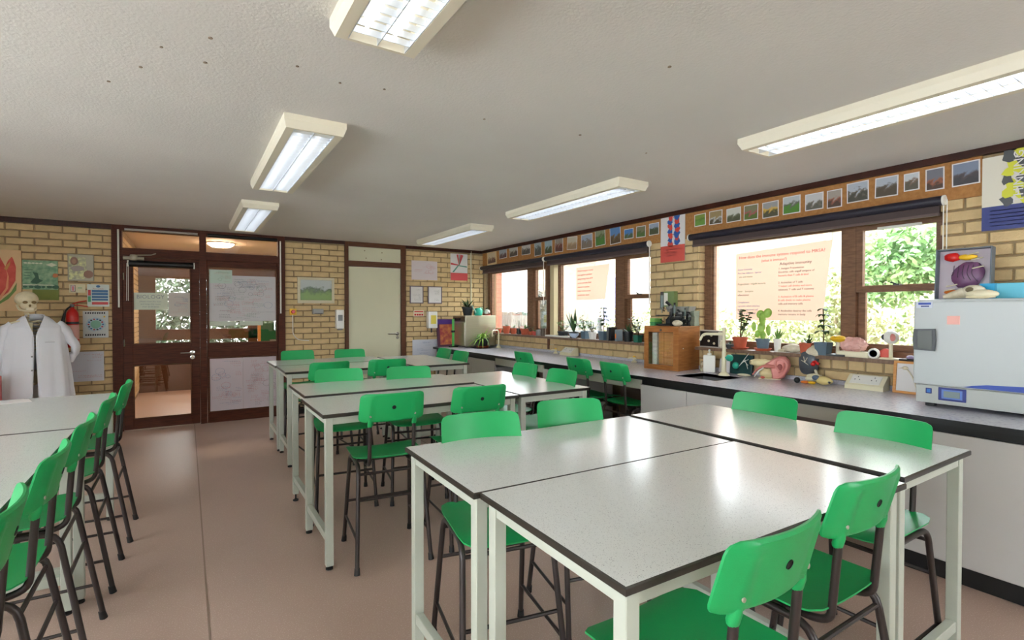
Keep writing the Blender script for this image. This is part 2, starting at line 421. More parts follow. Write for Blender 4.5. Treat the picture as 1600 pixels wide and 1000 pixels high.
# ------------------------------------------------------------------ window frames (right wall)
def frame_rect(mb, y0, y1, z0, z1, t, x0, x1, mi=0):
    mb.box((x0,y0,z0),(x1,y1,z0+t),mi); mb.box((x0,y0,z1-t),(x1,y1,z1),mi)
    mb.box((x0,y0,z0+t),(x1,y0+t,z1-t),mi); mb.box((x0,y1-t,z0+t),(x1,y1,z1-t),mi)
def window_unit(n, y0, y1, ys0, ys1, rail_z, mw=.095, tl=.045):
    """fixed light y..; sash light between ys0 and ys1 (nearer the camera)"""
    m = MB(); x0, x1 = WX, WX+.08
    frame_rect(m, y0, y1, SILL, HEAD, .045, x0, x1)
    m.box((x0,ys1,SILL+.045),(x1,ys1+mw,HEAD-.045))
    if tl > .045: m.box((x0+.001,y1-tl,SILL+.045),(x1-.001,y1-.044,HEAD-.045))
    w = m.build('window_%d'%n, M['mid_wood'], kind='structure')
    # fixed pane in its bead
    b = MB(); frame_rect(b, ys1+mw, y1-tl, SILL+.045, HEAD-.045, .018, x0+.02, x1-.02); b.build('glazing_bead', M['mid_wood'], w)
    BX((x0+.04,ys1+mw+.01,SILL+.06),(x0+.044,y1-tl-.01,HEAD-.06)).build('pane', M['glass'], w)
    s = MB(); frame_rect(s, ys0, ys1, rail_z-.02, HEAD-.045, .042, x0+.005, x0+.045); s = s.build('upper_sash', M['mid_wood'], w)
    BX((x0+.022,ys0+.04,rail_z+.02),(x0+.026,ys1-.04,HEAD-.085)).build('pane', M['glass'], s)
    s = MB(); frame_rect(s, ys0, ys1, SILL+.045, rail_z+.03, .045, x0+.046, x0+.078); s = s.build('lower_sash', M['mid_wood'], w)
    BX((x0+.06,ys0+.04,SILL+.09),(x0+.064,ys1-.04,rail_z-.012)).build('pane', M['glass'], s)
    c = MB(); c.box((x0-.012,(ys0+ys1)/2-.02,rail_z+.022),(x0+.03,(ys0+ys1)/2+.02,rail_z+.032)); c.tube([(x0-.005,(ys0+ys1)/2,rail_z+.03),(x0-.01,(ys0+ys1)/2+.03,rail_z+.045)],.006,6)
    c.build('sash_catch', M['dark_grey'], w)
    return w
window_unit(3, 5.56, 7.22, 5.60, 5.915, 1.53, .155, .09)
window_unit(4, 3.68, 5.45, 3.72, 4.146, 1.515, .145, .11)
w5 = window_unit(5, 1.272, 3.105, 1.302, 1.815, 1.51, .09, .07)
BX((WX-.004,1.42,1.925),(WX+.012,1.68,1.945),0,.003).build('trickle_vent', M['blind_bracket'], w5)
BX((W-.005,5.345,.86),(W+.065,5.47,HEAD),0,.004).build('trim_5', M['cream_post'], kind='structure')
BX((W-.02,5.425,.86),(W-.004,5.47,HEAD),0,.003).build('trim_6', M['door_frame'], kind='structure')
# sills
BX((W-.09,1.25,SILL-.028),(WX+.05,3.16,SILL),0,.004).build('trim_7', wood('sill_timber',(108,84,68),(134,108,88),.4,(6,30,6)), kind='structure')
BX((W-.09,3.66,SILL-.028),(WX+.05,7.2,SILL),0,.004).build('trim_8', MATS['sill_timber'], kind='structure')
# cork frieze
ck = BX((W-.018,1.095,2.046),(W-.002,D-.02,2.284)).build('trim_9', M['cork'], kind='structure')

# roller blinds
def blind(y0, y1, label, chain_y, n=0):
    t = thing('roller_blind', label, 'blind', (W-.055,(y0+y1)/2,2.045))
    h = (y1-y0)/2
    MB().tube([(0,-h,0),(0,h,0)], .03, 14).build('roller', M['blind'], t)
    MB().box((.01,-h+.02,-.075),(.018,h-.02,.0)).build('fabric', mat('blind_fabric',(70,56,54),.7), t)
    MB().box((.002,-h+.02,-.09),(.024,h-.02,-.072),0,.004).build('bottom_bar', mat('blind_bar',(92,74,70),.5), t)
    for s in (-1,1):
        MB().tube([(0,s*h,0),(0,s*(h+.012),0)], .032, 14).build('end_bracket', M['blind_bracket'], t)
    cy = chain_y-(y0+y1)/2
    for k in range(2):
        MB().tube([(-.02+.02*k,cy-.012+k*.024,0),(-.02+.02*k,cy-.012+k*.024,-.62)], .003, 5).build('bead_chain', M['blind_bracket'], t)
    return t
blind(5.50, 7.19, 'dark roller blind rolled up over the window nearest the room corner', 5.49)
blind(3.68, 5.46, 'dark roller blind rolled up over the middle window, above the sill plants', 3.66)
blind(1.27, 3.17, 'long dark roller blind rolled up over the window beside the white incubator', 1.255)

# ------------------------------------------------------------------ door screen in the back wall
FY = D-.03; FB = D+.07
def jamb(name, x0, x1, z0=0, z1=H-.0, m='dark_wood'): return BX((x0,FY,z0),(x1,FB,z1),0,.004).build(name, M[m], kind='structure')
jamb('trim_10', -.70, -.605); jamb('trim_11', .136, .205); jamb('trim_12', 1.0, 1.085)
hd = BX((-.605,FY,2.262),(.136,FB,H)).build('trim_13', M['dark_wood'], kind='structure')
BX((.205,FY,2.262),(1.0,FB,H)).build('trim_14', M['dark_wood'], kind='structure')
BX((-.605,FY,1.972),(.136,FB,2.072)).build('trim_15', M['dark_wood'], kind='structure')
BX((.205,FY,1.972),(1.0,FB,2.065)).build('trim_16', M['dark_wood'], kind='structure')
fn = MB()
for x0,x1 in ((-.605,.136),(.205,1.0)):
    fn.box((x0,D+.02,2.072),(x1,D+.024,2.262))
fn.build('window_1', M['door_glass'], kind='structure')
def leaf_panel(name, x0, x1, z0, z1, panes, st, stop):
    t = link(name, None, None, ((x0+x1)/2, D, 0), (0,0,0), 'structure'); h = (x1-x0)/2
    zs = [z0]+[v for p in panes for v in p]+[z1]
    m = MB(); m.box((-h,-.025,z0),(-h+st,.02,z1),0,.003); m.box((h-st,-.025,z0),(h,.02,z1),0,.003)
    for i in range(0,len(zs),2): m.box((-h+st,-.024,zs[i]),(h-st,.019,zs[i+1]),0,.003)
    m.build('door_frame' if 'door' in name else 'frame_members', M['dark_wood'], t)
    for a,b in panes:
        q = MB(); x = h-st
        for (p,r,s_,v) in ((-x,-x+.014,a,b),(x-.014,x,a,b)): q.box((p,-.034,s_),(r,-.02,v),0,.002)
        q.box((-x,-.034,a),(x,-.02,a+.014),0,.002); q.box((-x,-.034,b-.014),(x,-.02,b),0,.002)
        q.build('glazing_bead', M['door_frame'], t)
        BX((-x,-.004,a),(x,0,b)).build('pane', M['door_glass'], t)
    return t
d1 = leaf_panel('door_1', -.603, .134, .012, 1.968, [(.124,.743),(.977,1.88)], .085, 0)
leaf_panel('window_2', .207, .998, 0, 1.97, [(.125,.795),(.963,1.90)], .012, 0)
# lever handle, cylinder, hinge, closer
hnd = MB(); hnd.lathe([(.026,0),(.026,.008),(.01,.01),(.01,.045)], T=Matrix.Translation((.29,-.025,.865))@Matrix.Rotation(PI/2,4,'X'), seg=16)
hnd.tube([(.29,-.065,.865),(.17,-.065,.865)], .009, 8)
hnd.build('lever_handle', M['chrome'], d1, label='satin steel lever handle')
MB().lathe([(.024,0),(.024,.012),(.008,.014)], T=Matrix.Translation((.29,-.025,.81))@Matrix.Rotation(PI/2,4,'X'), seg=16).build('lock_cylinder', M['chrome'], d1)
cl = MB(); cl.tube([(-.36,-.06,1.955),(-.17,-.06,1.955)], .022, 12); cl.lathe([(.03,-.03),(.036,-.02),(.036,.02),(.03,.035)],(-.265,-.065,1.96),14)
cl.tube([(-.265,-.06,1.99),(-.1,-.07,2.0),(-.06,-.045,2.02)], .006, 6)
cl.build('door_closer', mat('silver_closer',(170,162,140),.4,metal=.4), d1)
for z in (.35,1.0,1.75): MB().tube([(-.36,-.03,z-.04),(-.36,-.03,z+.04)], .008, 8).build('hinge', M['chrome'], d1)
BX((-.62,-.012+D,0),(1.0,D+.03,.012)).build('trim_17', mat('threshold_metal',(170,150,130),.4,metal=.6), kind='structure')
t = thing('roller_blind', 'small black roller blind rolled up on the glazed brown door', 'blind', (-.235,D-.06,1.895))
MB().tube([(-.31,0,0),(.31,0,0)], .035, 12).build('roller', M['black'], t)
for s in (-1,1): BX((s*.315-.008,-.03,-.035),(s*.315+.008,.03,.035),0,.004).build('end_bracket', M['blind_bracket'], t)
MB().tube([(-.325,-.02,0),(-.33,-.02,-.42),(-.315,-.02,-.42),(-.312,-.02,0)], .003, 5).build('bead_chain', M['blind_bracket'], t)
for (x,z0,z1,lab) in ((-.637,1.4,2.27,'white blind cord conduit on the left post of the glazed screen'),(1.027,1.33,2.26,'white blind cord conduit on the right post of the glazed screen')):
    MB().tube([(x,FY-.02,z0),(x,FY-.02,z1)], .009, 8).build('cord_conduit', M['blind_bracket'], label=lab, cat='conduit')
MB().tube([(-.58,FY-.02,2.277),(.12,FY-.02,2.277)], .013, 10).build('blind_tube', mat('grey_alu',(180,176,166),.4,metal=.4), label='slim silver blind roller under the ceiling above the glazed door', cat='blind')
MB().tube([(.22,FY-.02,2.272),(.99,FY-.02,2.272)], .02, 10).build('blind_tube', M['black'], label='black blind roller under the ceiling above the fixed glazing', cat='blind')

# cream door
BX((1.848,FY,0),(1.898,FB,H),0,.004).build('trim_18', M['door_frame'], kind='structure')
BX((2.655,FY,0),(2.727,FB,H),0,.004).build('trim_19', M['door_frame'], kind='structure')
BX((1.898,FY,2.262),(2.655,FB,H)).build('trim_20', M['door_frame'], kind='structure')
BX((1.898,FY,1.985),(2.655,FB,2.062)).build('trim_21', M['door_frame'], kind='structure')
BX((1.898,D,2.062),(2.655,D+.03,2.262)).build('wall_back', M['cream_door'], kind='structure')
for x,z in ((2.13,2.215),(2.38,2.2),(2.15,2.11),(2.37,2.1)):
    MB().lathe([(.009,0),(.006,.006)], T=Matrix.Translation((x,D,z))@Matrix.Rotation(PI/2,4,'X'), seg=8).build('screw_cap', mat('putty',(150,132,104),.6), bpy.data.objects['wall_back.003'] if 'wall_back.003' in bpy.data.objects else None)
d2 = link('door_2', None, None, (2.2765,D,0), (0,0,0), 'structure')
BX((-.376,-.005,.005),(.376,.035,1.982),0,.003).build('door_leaf', M['cream_door'], d2)
hh = MB(); hh.lathe([(.026,0),(.026,.008),(.01,.01),(.01,.045)], T=Matrix.Translation((.325,-.005,1.03))@Matrix.Rotation(PI/2,4,'X'), seg=16)
hh.tube([(.325,-.045,1.03),(.19,-.045,1.03),(.18,-.02,1.03)], .009, 8, fillet=.02); hh.build('lever_handle', M['chrome'], d2)
MB().lathe([(.02,0),(.02,.01)], T=Matrix.Translation((.325,-.005,.975))@Matrix.Rotation(PI/2,4,'X'), seg=14).build('lock_cylinder', M['chrome'], d2)

# corridor behind the glazed screen
HC = 2.40
BX((-1.0,D+.12,HC),(2.2,10.6,HC+.1)).build('ceiling', mat('corridor_ceiling',(236,216,194),.7), kind='structure')
cw = BX((-.80,D+.12,0),(-.68,10.5,HC)).build('wall_left', M['mortar'], kind='structure')
bricks(cw, (-.68,D+.12,0), PI/2, 3.1, .05, 2.3, top0=2.3)
BX((2.0,D+.12,0),(2.1,10.6,HC)).build('wall_right', M['plaster'], kind='structure')
fw = MB(); x0,x1 = -.68, 2.0
fw.box((x0,10.5,0),(x1,10.6,.45)); fw.box((x0,10.5,1.92),(x1,10.6,HC)); fw.box((x0,10.5,.45),(-.44,10.6,1.92))
fw.box((.95,10.5,.45),(1.1,10.6,1.92)); fw.box((1.95,10.5,.45),(2.0,10.6,1.92)); fw.box((-.44,10.5,.87),(1.95,10.6,1.05))
fw.build('wall_back', wood('corridor_timber',(78,50,34),(98,66,46),.5), kind='structure')
BX((-.44,10.55,.45),(1.95,10.554,1.92)).build('window_14', M['glass'], kind='structure')
t = thing('notice_board', 'green felt notice board in the corridor behind the glazed screen', 'notice board', (1.60,10.46,.62))
BX((-.45,-.02,0),(.35,.02,.52),0,.004).build('board_felt', mat('green_felt',(30,92,60),.9), t)
BX((-.5,-.025,-.05),(-.45,.025,.57)).build('board_frame', M['pine'], t)
for x,z in ((-.3,.1),(-.05,.26),(.15,.08)): BX((x,-.024,z),(x+.15,-.021,z+.12)).build('pinned_sheet', M['mid_grey'], t)
t = thing('ceiling_lamp', 'round glowing ceiling lamp in the corridor beyond the screen', 'lamp', (.45,9.0,HC))
MB().lathe([(.0,-.07),(.12,-.06),(.17,-.03),(.18,-.01)], seg=24).build('diffuser', mat('opal_lamp',(255,226,196),.4,emit=42), t)
MB().lathe([(.19,-.015),(.19,0)], seg=24).build('lamp_base', M['white'], t)

# ------------------------------------------------------------------ luminaires
def make_light():
    t = thing('ceiling_light', '', 'light', (0,0,H))
    L = 1.56; wd = .30; h = .065
    c = MB()   # case: sloping sides and ends, open below
    a, b = L/2, wd/2; ia, ib = a-.035, b-.05
    vs = [(-b,-a,0),(b,-a,0),(b,a,0),(-b,a,0), (-b,-a,-h*.45),(b,-a,-h*.45),(b,a,-h*.45),(-b,a,-h*.45),
          (-b+.012,-a+.02,-h),(b-.012,-a+.02,-h),(b-.012,a-.02,-h),(-b+.012,a-.02,-h), (-ib,-ia,-h),(ib,-ia,-h),(ib,ia,-h),(-ib,ia,-h), (-ib,-ia,-.012),(ib,-ia,-.012),(ib,ia,-.012),(-ib,ia,-.012)]
    fs = [(3,2,1,0)]
    for r in range(4):
        for k in range(4): k2=(k+1)%4; fs.append((r*4+k, r*4+4+k, r*4+4+k2, r*4+k2)[::-1])
    fs.append((16,17,18,19))
    c.add(vs, fs); c.build('case', M['lamp_case'], t)
    for x in (-.048,.048):
        MB().tube([(x,-.70,-.027),(x,.70,-.027)], .011, 8).build('lamp_tube', M['tube_light'], t)
    for x in (-ib+.002, 0, ib-.002):
        MB().box((x-.0015,-ia,-h+.001),(x+.0015,ia,-.04)).build('louvre_rail', M['louvre'], t)
    bm_ = BX((-ib+.004,-.001,-h+.001),(ib-.004,.001,-.042)).mesh('louvre_blade', M['louvre']); n = 30
    for k in range(1,n): link('louvre_blade', bm_, t, (0,-ia+2*ia*k/n,0))
    return t
L0 = make_light()
LIGHTS = [(.56,1.0,'twin tube ceiling light at the top edge, brightest and nearest over the aisle'),
 (.56,3.50,'twin tube ceiling light in the aisle row, middle one of the three in view'),
 (.56,5.80,'smallest, farthest ceiling light of the aisle row near the glazed door'),
 (2.79,1.0,'long ceiling light cut by the right edge, nearest over the window side'),
 (2.79,3.50,'ceiling light of the window row, middle one of the three in view'),
 (2.79,5.80,'farthest ceiling light of the window row near the room corner'),
 (.56,-1.4,None),(2.79,-1.4,None),(-1.7,1.0,None),(-1.7,3.5,None),(-1.7,5.8,None),(-1.7,-1.4,None)]  # last six are unseen lamps added to light the room
for i,(x,y,lab) in enumerate(LIGHTS):
    o = L0 if i == 0 else copy_tree(L0)
    o.location = (x,y,H); o['label'] = lab or 'added twin tube ceiling light out of view, over the unseen part of the room'
    o['group'] = 'louvred ceiling lights' if lab else 'unseen ceiling lights'

# ------------------------------------------------------------------ lab tables
TH = .82
def make_table(label, corner, l, w, rot=0.0, th=TH, long_feet=False, group='speckled laboratory tables'):
    """corner: near-left corner of the top; l runs along local x, w along local y"""
    t = thing('lab_table', label, 'table', (corner[0],corner[1],0), rot, group)
    top = MB(); ch = .003; zt = th; zb = th-.02
    vs = [(ch,ch,zt),(l-ch,ch,zt),(l-ch,w-ch,zt),(ch,w-ch,zt)]
    top.add(vs,[(0,1,2,3)],0); top.add([(ch,ch,zb),(l-ch,ch,zb),(l-ch,w-ch,zb),(ch,w-ch,zb)],[(3,2,1,0)],0)
    top.build('tabletop', M['table'], t)
    e = MB(); R = [[(ch,ch,zt),(l-ch,ch,zt),(l-ch,w-ch,zt),(ch,w-ch,zt)],[(0,0,zt-.004),(l,0,zt-.004),(l,w,zt-.004),(0,w,zt-.004)],[(0,0,zb+.002),(l,0,zb+.002),(l,w,zb+.002),(0,w,zb+.002)],[(ch,ch,zb),(l-ch,ch,zb),(l-ch,w-ch,zb),(ch,w-ch,zb)]]
    for a,b in zip(R,R[1:]):
        for k in range(4): e.quad(a[k],b[k],b[(k+1)%4],a[(k+1)%4])
    e.build('table_edge', M['edge'], t)
    s = .038; i = .018
    fz = .05 if long_feet else .02
    for (x,y) in ((i,i),(l-i-s,i),(l-i-s,w-i-s),(i,w-i-s)):
        lg = BX((x,y,fz),(x+s,y+s,zb),0,.002).build('leg', M['table_frame'], t)
        g = MB(); g.lathe([(.019,0),(.019,.008),(.012,.012)],(x+s/2,y+s/2,0),12); g.lathe([(.005,.01),(.005,fz+.002)],(x+s/2,y+s/2,0),8)
        g.build('adjustable_foot', M['glide'], lg)
    for (a,b) in (((i+s,i+.004,zb-.04),(l-i-s,i+.034,zb)),((i+s,w-i-.034,zb-.04),(l-i-s,w-i-.004,zb)),((i+.004,i+s,zb-.04),(i+.034,w-i-s,zb)),((l-i-.034,i+s,zb-.04),(l-i-.004,w-i-s,zb))):
        BX(a,b,0,.002).build('apron_rail', M['table_frame'], t)
    for x in (i+.004, l-i-s+.002):
        BX((x,i+s,.14),(x+.03,w-i-s,.18),0,.002).build('end_stretcher', M['table_frame'], t)
    return t
make_table('large speckled table at front, its dark edged corner nearest the camera', (.707,.707), 1.170, .604, -.024, .8205)
make_table('speckled table butted behind the nearest one, two green chairs on its far side', (.703,1.3175), 1.18, .60, -.027)
make_table('speckled table set crosswise at the right end of the nearest group', (2.499,.700), 1.175, .592, PI/2+.008, .8275)
make_table('long speckled table at front of the middle group, one green chair by its left end', (.585,2.735), 1.205, .60)
make_table('speckled table behind the joint of the middle group, standing slightly higher', (.612,3.352), 1.185, .60, 0, .83, True)
make_table('speckled table set crosswise at the right end of the middle group', (2.395,2.745), 1.18, .59, PI/2, .82)
make_table('speckled table at front of the far group near the cream door', (.712,4.76), 1.12, .60, -.02, .83)
make_table('rearmost speckled table of the far group, closest to the back wall', (.712,5.37), 1.12, .60, 0, .83)
make_table('speckled table set crosswise at the right end of the far group', (2.435,4.65), 1.18, .58, PI/2, .83)
make_table('speckled table at the left edge, farther one, before the skeleton', (-.393,3.035), 1.20, .60, PI/2)
make_table('speckled table at the left edge, nearer one, with green chairs pulled up', (-.425,1.82), 1.20, .60, PI/2)

# ------------------------------------------------------------------ chairs
def shell(w, d, rc, fn, thick, hole=0.0, seg=40, rings=6, taper=0.0):
    """rounded plate mapped through fn(u,v)->point, with a real hole"""
    out = []
    for k in range(seg):
        a = 2*PI*(k+.5)/seg; dx, dy = math.cos(a), math.sin(a)
        hw, hd = w/2, d/2
        t = min(hw/abs(dx) if abs(dx)>1e-6 else 9, hd/abs(dy) if abs(dy)>1e-6 else 9); x, y = dx*t, dy*t
        cx, cy = math.copysign(hw-rc,x), math.copysign(hd-rc,y)
        if abs(x) > hw-rc and abs(y) > hd-rc:
            v = Vector((x-cx,y-cy)); v = v.normalized()*rc; x, y = cx+v.x, cy+v.y
        out.append((x,y))
    vs = []; fs = []
    r0 = hole if hole > 0 else .0005
    for side in (0,1):
        for r in range(rings+1):
            f = r/rings
            for k,(x,y) in enumerate(out):
                a = 2*PI*(k+.5)/seg
                px = (1-f)*r0*math.cos(a)+f*x; py = (1-f)*r0*math.sin(a)+f*y
                vs.append(fn(px*(1-taper*(py/d)), py, (thick if side else 0.0)*(.45 if f == 1 else 1.0)))
    n = (rings+1)*seg
    for side in (0,1):
        for r in range(rings):
            for k in range(seg):
                k2=(k+1)%seg; q=(side*n+r*seg+k, side*n+r*seg+k2, side*n+(r+1)*seg+k2, side*n+(r+1)*seg+k)
                fs.append(q if side else q[::-1])
    for k in range(seg):
        k2=(k+1)%seg
        fs.append((rings*seg+k, rings*seg+k2, n+rings*seg+k2, n+rings*seg+k)[::-1]); fs.append((k,k2,n+k2,n+k))
    return vs, fs
def make_chair():
    t = thing('high_chair', '', 'chair')
    SH = .575
    # seat: dished, front edge rolled down
    def sf(x, y, dz):
        z = SH-.010+.010*(x/.19)**2
        f = (y-.10)/.09
        if f > 0: z -= .022*f*f
        b = (-.10-y)/.06
        if b > 0: z += .006*b*b
        return (x, y+.03, z-dz)
    vs, fs = shell(.385, .365, .055, sf, .011)
    m = MB(); m.add(vs, [f[::-1] for f in fs], 0, True); m.build('seat', M['green'], t)
    # backrest: curved round the sitter, leaning back, black disc for the shaded hole in the centre
    ZC = .845
    def bf(x, z, dy):
        y = -.200-(z)*.26+.034*(x/.17)**2
        if dy > 0: dy += .0065*math.exp(-((abs(x)-.118)/.0135)**4)*(1 if z < .05 else max(0,1-(z-.05)/.02))
        return (x, y-dy, ZC+z)
    vs, fs = shell(.345, .155, .026, bf, .012, taper=.04, seg=96, rings=12)
    m = MB(); m.add(vs, fs, 0, True); bk = m.build('backrest', M['green'], t)
    MB().lathe([(.011,0),(.011,.0025),(.0095,.0025),(.0093,.001)], T=Matrix.Translation((0,-.2120,.847))@Matrix.Rotation(PI/2+.26,4,'X'), seg=16).build('hole_shade_disc', M['black'], bk)  # black disc paints the dark of the hole, the backrest is solid
    for s in (-1,1):
        # vertical socket moulded on the back, the upright slides into it
        r = MB(); x = s*.118
        r.tube([(x,-.164,.741),(x,-.166,.748),(x,-.172,.77),(x,-.177,.79)], [.0105,.0135,.0135,.009], 14)
        r.build('socket_rib', M['green'], bk)
        MB().lathe([(.006,0),(.006,.003),(.003,.004)], T=Matrix.Translation((x,-.1885,.802))@Matrix.Rotation(PI/2,4,'X'), seg=10).build('screw', M['screw'], bk)
    # legs: inverted U each side, split at mid span
    tr = .0112; zt = .535
    for s in (-1,1):
        for e in (-1,1):
            p = [(s*.196, e*.222, .018), (s*.172, e*.135, zt), (s*.170, 0, zt)]
            lg = MB().tube(p, tr, 10, fillet=.055).build('leg', M['tube'], t)
            MB().tube([(s*.1965,e*.224,0),(s*.1945,e*.2165,.035)], [.0155,.013], 10).build('rubber_foot', M['glide'], lg)
    for y,z,x in ((-.140,.49,.172),(.140,.49,.172),(.178,.25,.184)):
        MB().tube([(-x,y,z),(x,y,z)], .0075, 8).build('cross_bar', M['tube'], t)
    MB().tube([(-.180,-.163,.36),(.180,-.163,.36)], .0075, 8).build('cross_bar', M['tube'], t)
    for s in (-1,1):
        MB().tube([(s*.1885,-.196,.16),(s*.1885,.196,.16)], .007, 8, fillet=0).build('side_bar', M['tube'], t)
    for y in (-.07,.10): MB().tube([(-.170,y,zt+.012),(.170,y,zt+.012)], .0075, 8).build('seat_support', M['tube'], t)
    for s in (-1,1):
        x = s*.118
        MB().tube([(x,.10,zt-.004),(x,-.105,zt-.008),(x,-.152,.545),(x,-.1700,.765)], .0105, 10, fillet=.045).build('back_upright', M['tube'], t)
    return t
chair0 = make_chair()
G1='green chairs round the nearest tables'; G2='green chairs round the middle tables'; G3='green chairs round the far tables'; GB='green chairs at the window bench'; GL='green chairs along the left tables'
CH = [ # backrest-top x, y, facing in degrees (90 = away from camera), label, group
 (1.01,.585,91,'largest green chair, front edge of picture, its back nearest the camera',G1),
 (1.535,.64,90,'green chair at front right, just right of the nearest chair, its back showing a hole',G1),
 (1.04,1.885,-101,'green chair facing the camera across the nearest group, left of that pair',G1),
 (1.565,1.95,-103,'green chair facing the camera across the nearest group, right of that pair',G1),
 (2.50,1.52,180,'green chair at the window side of the nearest group, farther one by the sink',G1),
 (2.40,.955,180,'green chair at the window side of the nearest group, below the white incubator',G1),
 (.925,2.64,84,'green chair alone at the left end of the middle table, fully visible with all legs',G2),
 (1.445,2.62,86,'green chair with its back to us at the right of the middle table front',G2),
 (.96,3.93,-97,'green chair facing us behind the middle tables, left of that pair',G2),
 (1.46,3.81,-100,'green chair facing us behind the middle tables, right of that pair',G2),
 (2.36,3.505,180,'green chair at the window side of the middle group, farther of two',G2),
 (2.34,2.99,180,'green chair at the window side of the middle group, nearer of two',G2),
 (1.04,4.56,95,'green chair with its dark back to us at the far table, left of that pair',G3),
 (1.545,4.55,84,'green chair with its dark back to us at the far table, right of that pair',G3),
 (1.035,6.07,-90,'farthest green chair against the brick wall, below the tree picture',G3),
 (1.575,5.96,-90,'far green chair standing before the cream door',G3),
 (2.535,5.46,180,'small far green chair at the far table end, left of two by the oven',G3),
 (2.52,5.00,180,'small far green chair at the far table end, right of two by the oven',G3),
 (3.06,4.61,0,'green chair tucked under the window bench, farthest of the three there',GB),
 (3.07,3.70,0,'green chair tucked under the window bench, middle of the three there',GB),
 (3.055,3.215,0,'green chair tucked under the window bench, nearest the wooden slide cabinet',GB),
 (-.36,1.60,182,'green chair at bottom left corner, mostly cut off by the picture edge',GL),
 (-.36,2.13,180,'green chair at the left tables, second from the bottom left corner',GL),
 (-.355,2.66,180,'green chair at the left tables, third from the bottom left corner',GL),
 (-.345,3.29,180,'green chair at the left tables, second from the brown door end',GL),
 (-.325,3.92,180,'green chair at the left tables, end one nearest the brown glazed door',GL)]
for i,(x,y,a,lab,g) in enumerate(CH):
    o = chair0 if i == 0 else copy_tree(chair0)
    ar = math.radians(a)
    o.location = (x+.188*math.cos(ar), y+.188*math.sin(ar), 0); o.rotation_euler = (0,0,ar-PI/2)
    o['label'] = lab; o['group'] = g

# ------------------------------------------------------------------ window bench
BF = 3.16; BZ = .82
SK = [(3.42,3.80,2.48,2.88,'near'),(3.52,3.86,6.45,6.75,'far')]
bt = thing('window_bench', 'long grey worktop with black edge running under the windows', 'worktop', (BF,YB+.6,0))
def bpart(name, mbx, m): return mbx.build(name, m, bt, loc=(-BF,-(YB+.6),0))
b0, b1 = YB+.6, D-.002
top = MB()
ys = [b0]+[v for s in SK for v in (s[2],s[3])]+[b1]
ys = [b0, SK[0][2], SK[0][3], SK[1][2], SK[1][3], b1]
for k in range(5):
    if k in (0,2,4): top.box((BF+.006,ys[k],BZ-.03),(W-.002,ys[k+1],BZ))
    else:
        s = SK[0] if k == 1 else SK[1]
        top.box((BF+.006,ys[k],BZ-.03),(s[0],ys[k+1],BZ)); top.box((s[1],ys[k],BZ-.03),(W-.002,ys[k+1],BZ))
bpart('worktop', top, M['bench'])
bpart('front_edge', BX((BF,b0,BZ-.03),(BF+.006,b1,BZ-.0005)), M['bench_edge'])
bpart('upstand', BX((W-.02,b0,BZ),(W-.002,b1,BZ+.03),0,.002), M['bench'])
for s in SK:
    bs = MB(); x0,x1,y0,y1 = s[:4]; z = BZ-.14
    bs.box((x0,y0,z-.004),(x1,y1,z)); bs.box((x0-.004,y0,z),(x0,y1,BZ-.003)); bs.box((x1,y0,z),(x1+.004,y1,BZ-.003)); bs.box((x0,y0-.004,z),(x1,y0,BZ-.003)); bs.box((x0,y1,z),(x1,y1+.004,BZ-.003))
    bpart('sink_bowl', bs, mat('sink_grey',(112,112,112),.35))
def cabinet(y0, y1, doors, label):
    t = thing('base_cabinet', label, 'cabinet', (BF+.03,(y0+y1)/2,0)); h = (y1-y0)/2
    BX((.02,-h,.095),(.56,h,.67 if any(y0 < s[3] and y1 > s[2] for s in SK) else .74)).build('carcass', M['cabinet'], t)
    BX((.02,-h,.74),(.045,h,.79)).build('shadow_strip', M['black'], t)  # black strip stands in for the shadow in the gap below the worktop lip
    BX((.04,-h+.005,0),(.54,h-.005,.095)).build('plinth', M['black'], t)
    ys = [-h+(2*h)*k/doors for k in range(doors+1)]
    for a,b in zip(ys,ys[1:]): BX((0,a+.0025,.105),(.018,b-.0025,.745),0,.0015).build('door', M['cabinet'], t)
    return t
cabinet(-1.2, 1.20, 2, 'grey bench cabinet with black plinth below the white incubator')
cabinet(2.10, 3.03, 2, 'grey two door bench cabinet below the sink and slide cabinet')
cabinet(3.95, 4.42, 1, 'grey bench cabinet between the green bench chairs')
cabinet(5.42, 7.20, 3, 'grey bench cabinets farthest away in the room corner below the steel oven')
for (y0,y1) in ((1.2,2.10),(3.03,3.95),(4.42,5.42)):
    bpart('apron', BX((BF+.035,y0,BZ-.115),(BF+.053,y1,BZ-.032)), M['apron'])
    bpart('back_panel', BX((BF+.70,y0,0),(BF+.72,y1,BZ-.03)), M['cabinet_dark'])
    bpart('side_panel', BX((BF+.06,y0,0),(BF+.70,y0+.015,BZ-.115)), M['cabinet_dark'])

exec_later = []
# ------------------------------------------------------------------ things on the back wall
def sheet(name, x0, x1, z0, z1, m, label, cat, y=D-.013, t=.004, parent=None, frame=None, fw_=.012):
    c = ((x0+x1)/2, y-t/2, (z0+z1)/2); hx, hz = (x1-x0)/2, (z1-z0)/2
    th = thing(name, label, cat, c)
    if frame:
        f = MB(); f.box((-hx,-.010,-hz),(hx,t/2,-hz+fw_),0,.001); f.box((-hx,-.010,hz-fw_),(hx,t/2,hz),0,.001); f.box((-hx,-.010,-hz+fw_),(-hx+fw_,t/2,hz-fw_)); f.box((hx-fw_,-.010,-hz+fw_),(hx,t/2,hz-fw_))
        f.build('picture_frame', frame, th); BX((-hx+fw_*.8,-t/2,-hz+fw_*.8),(hx-fw_*.8,t/2,hz-fw_*.8)).build('print', m, th)
    else: BX((-hx,-t/2,-hz),(hx,t/2,hz)).build('sheet', m, th)
    return th
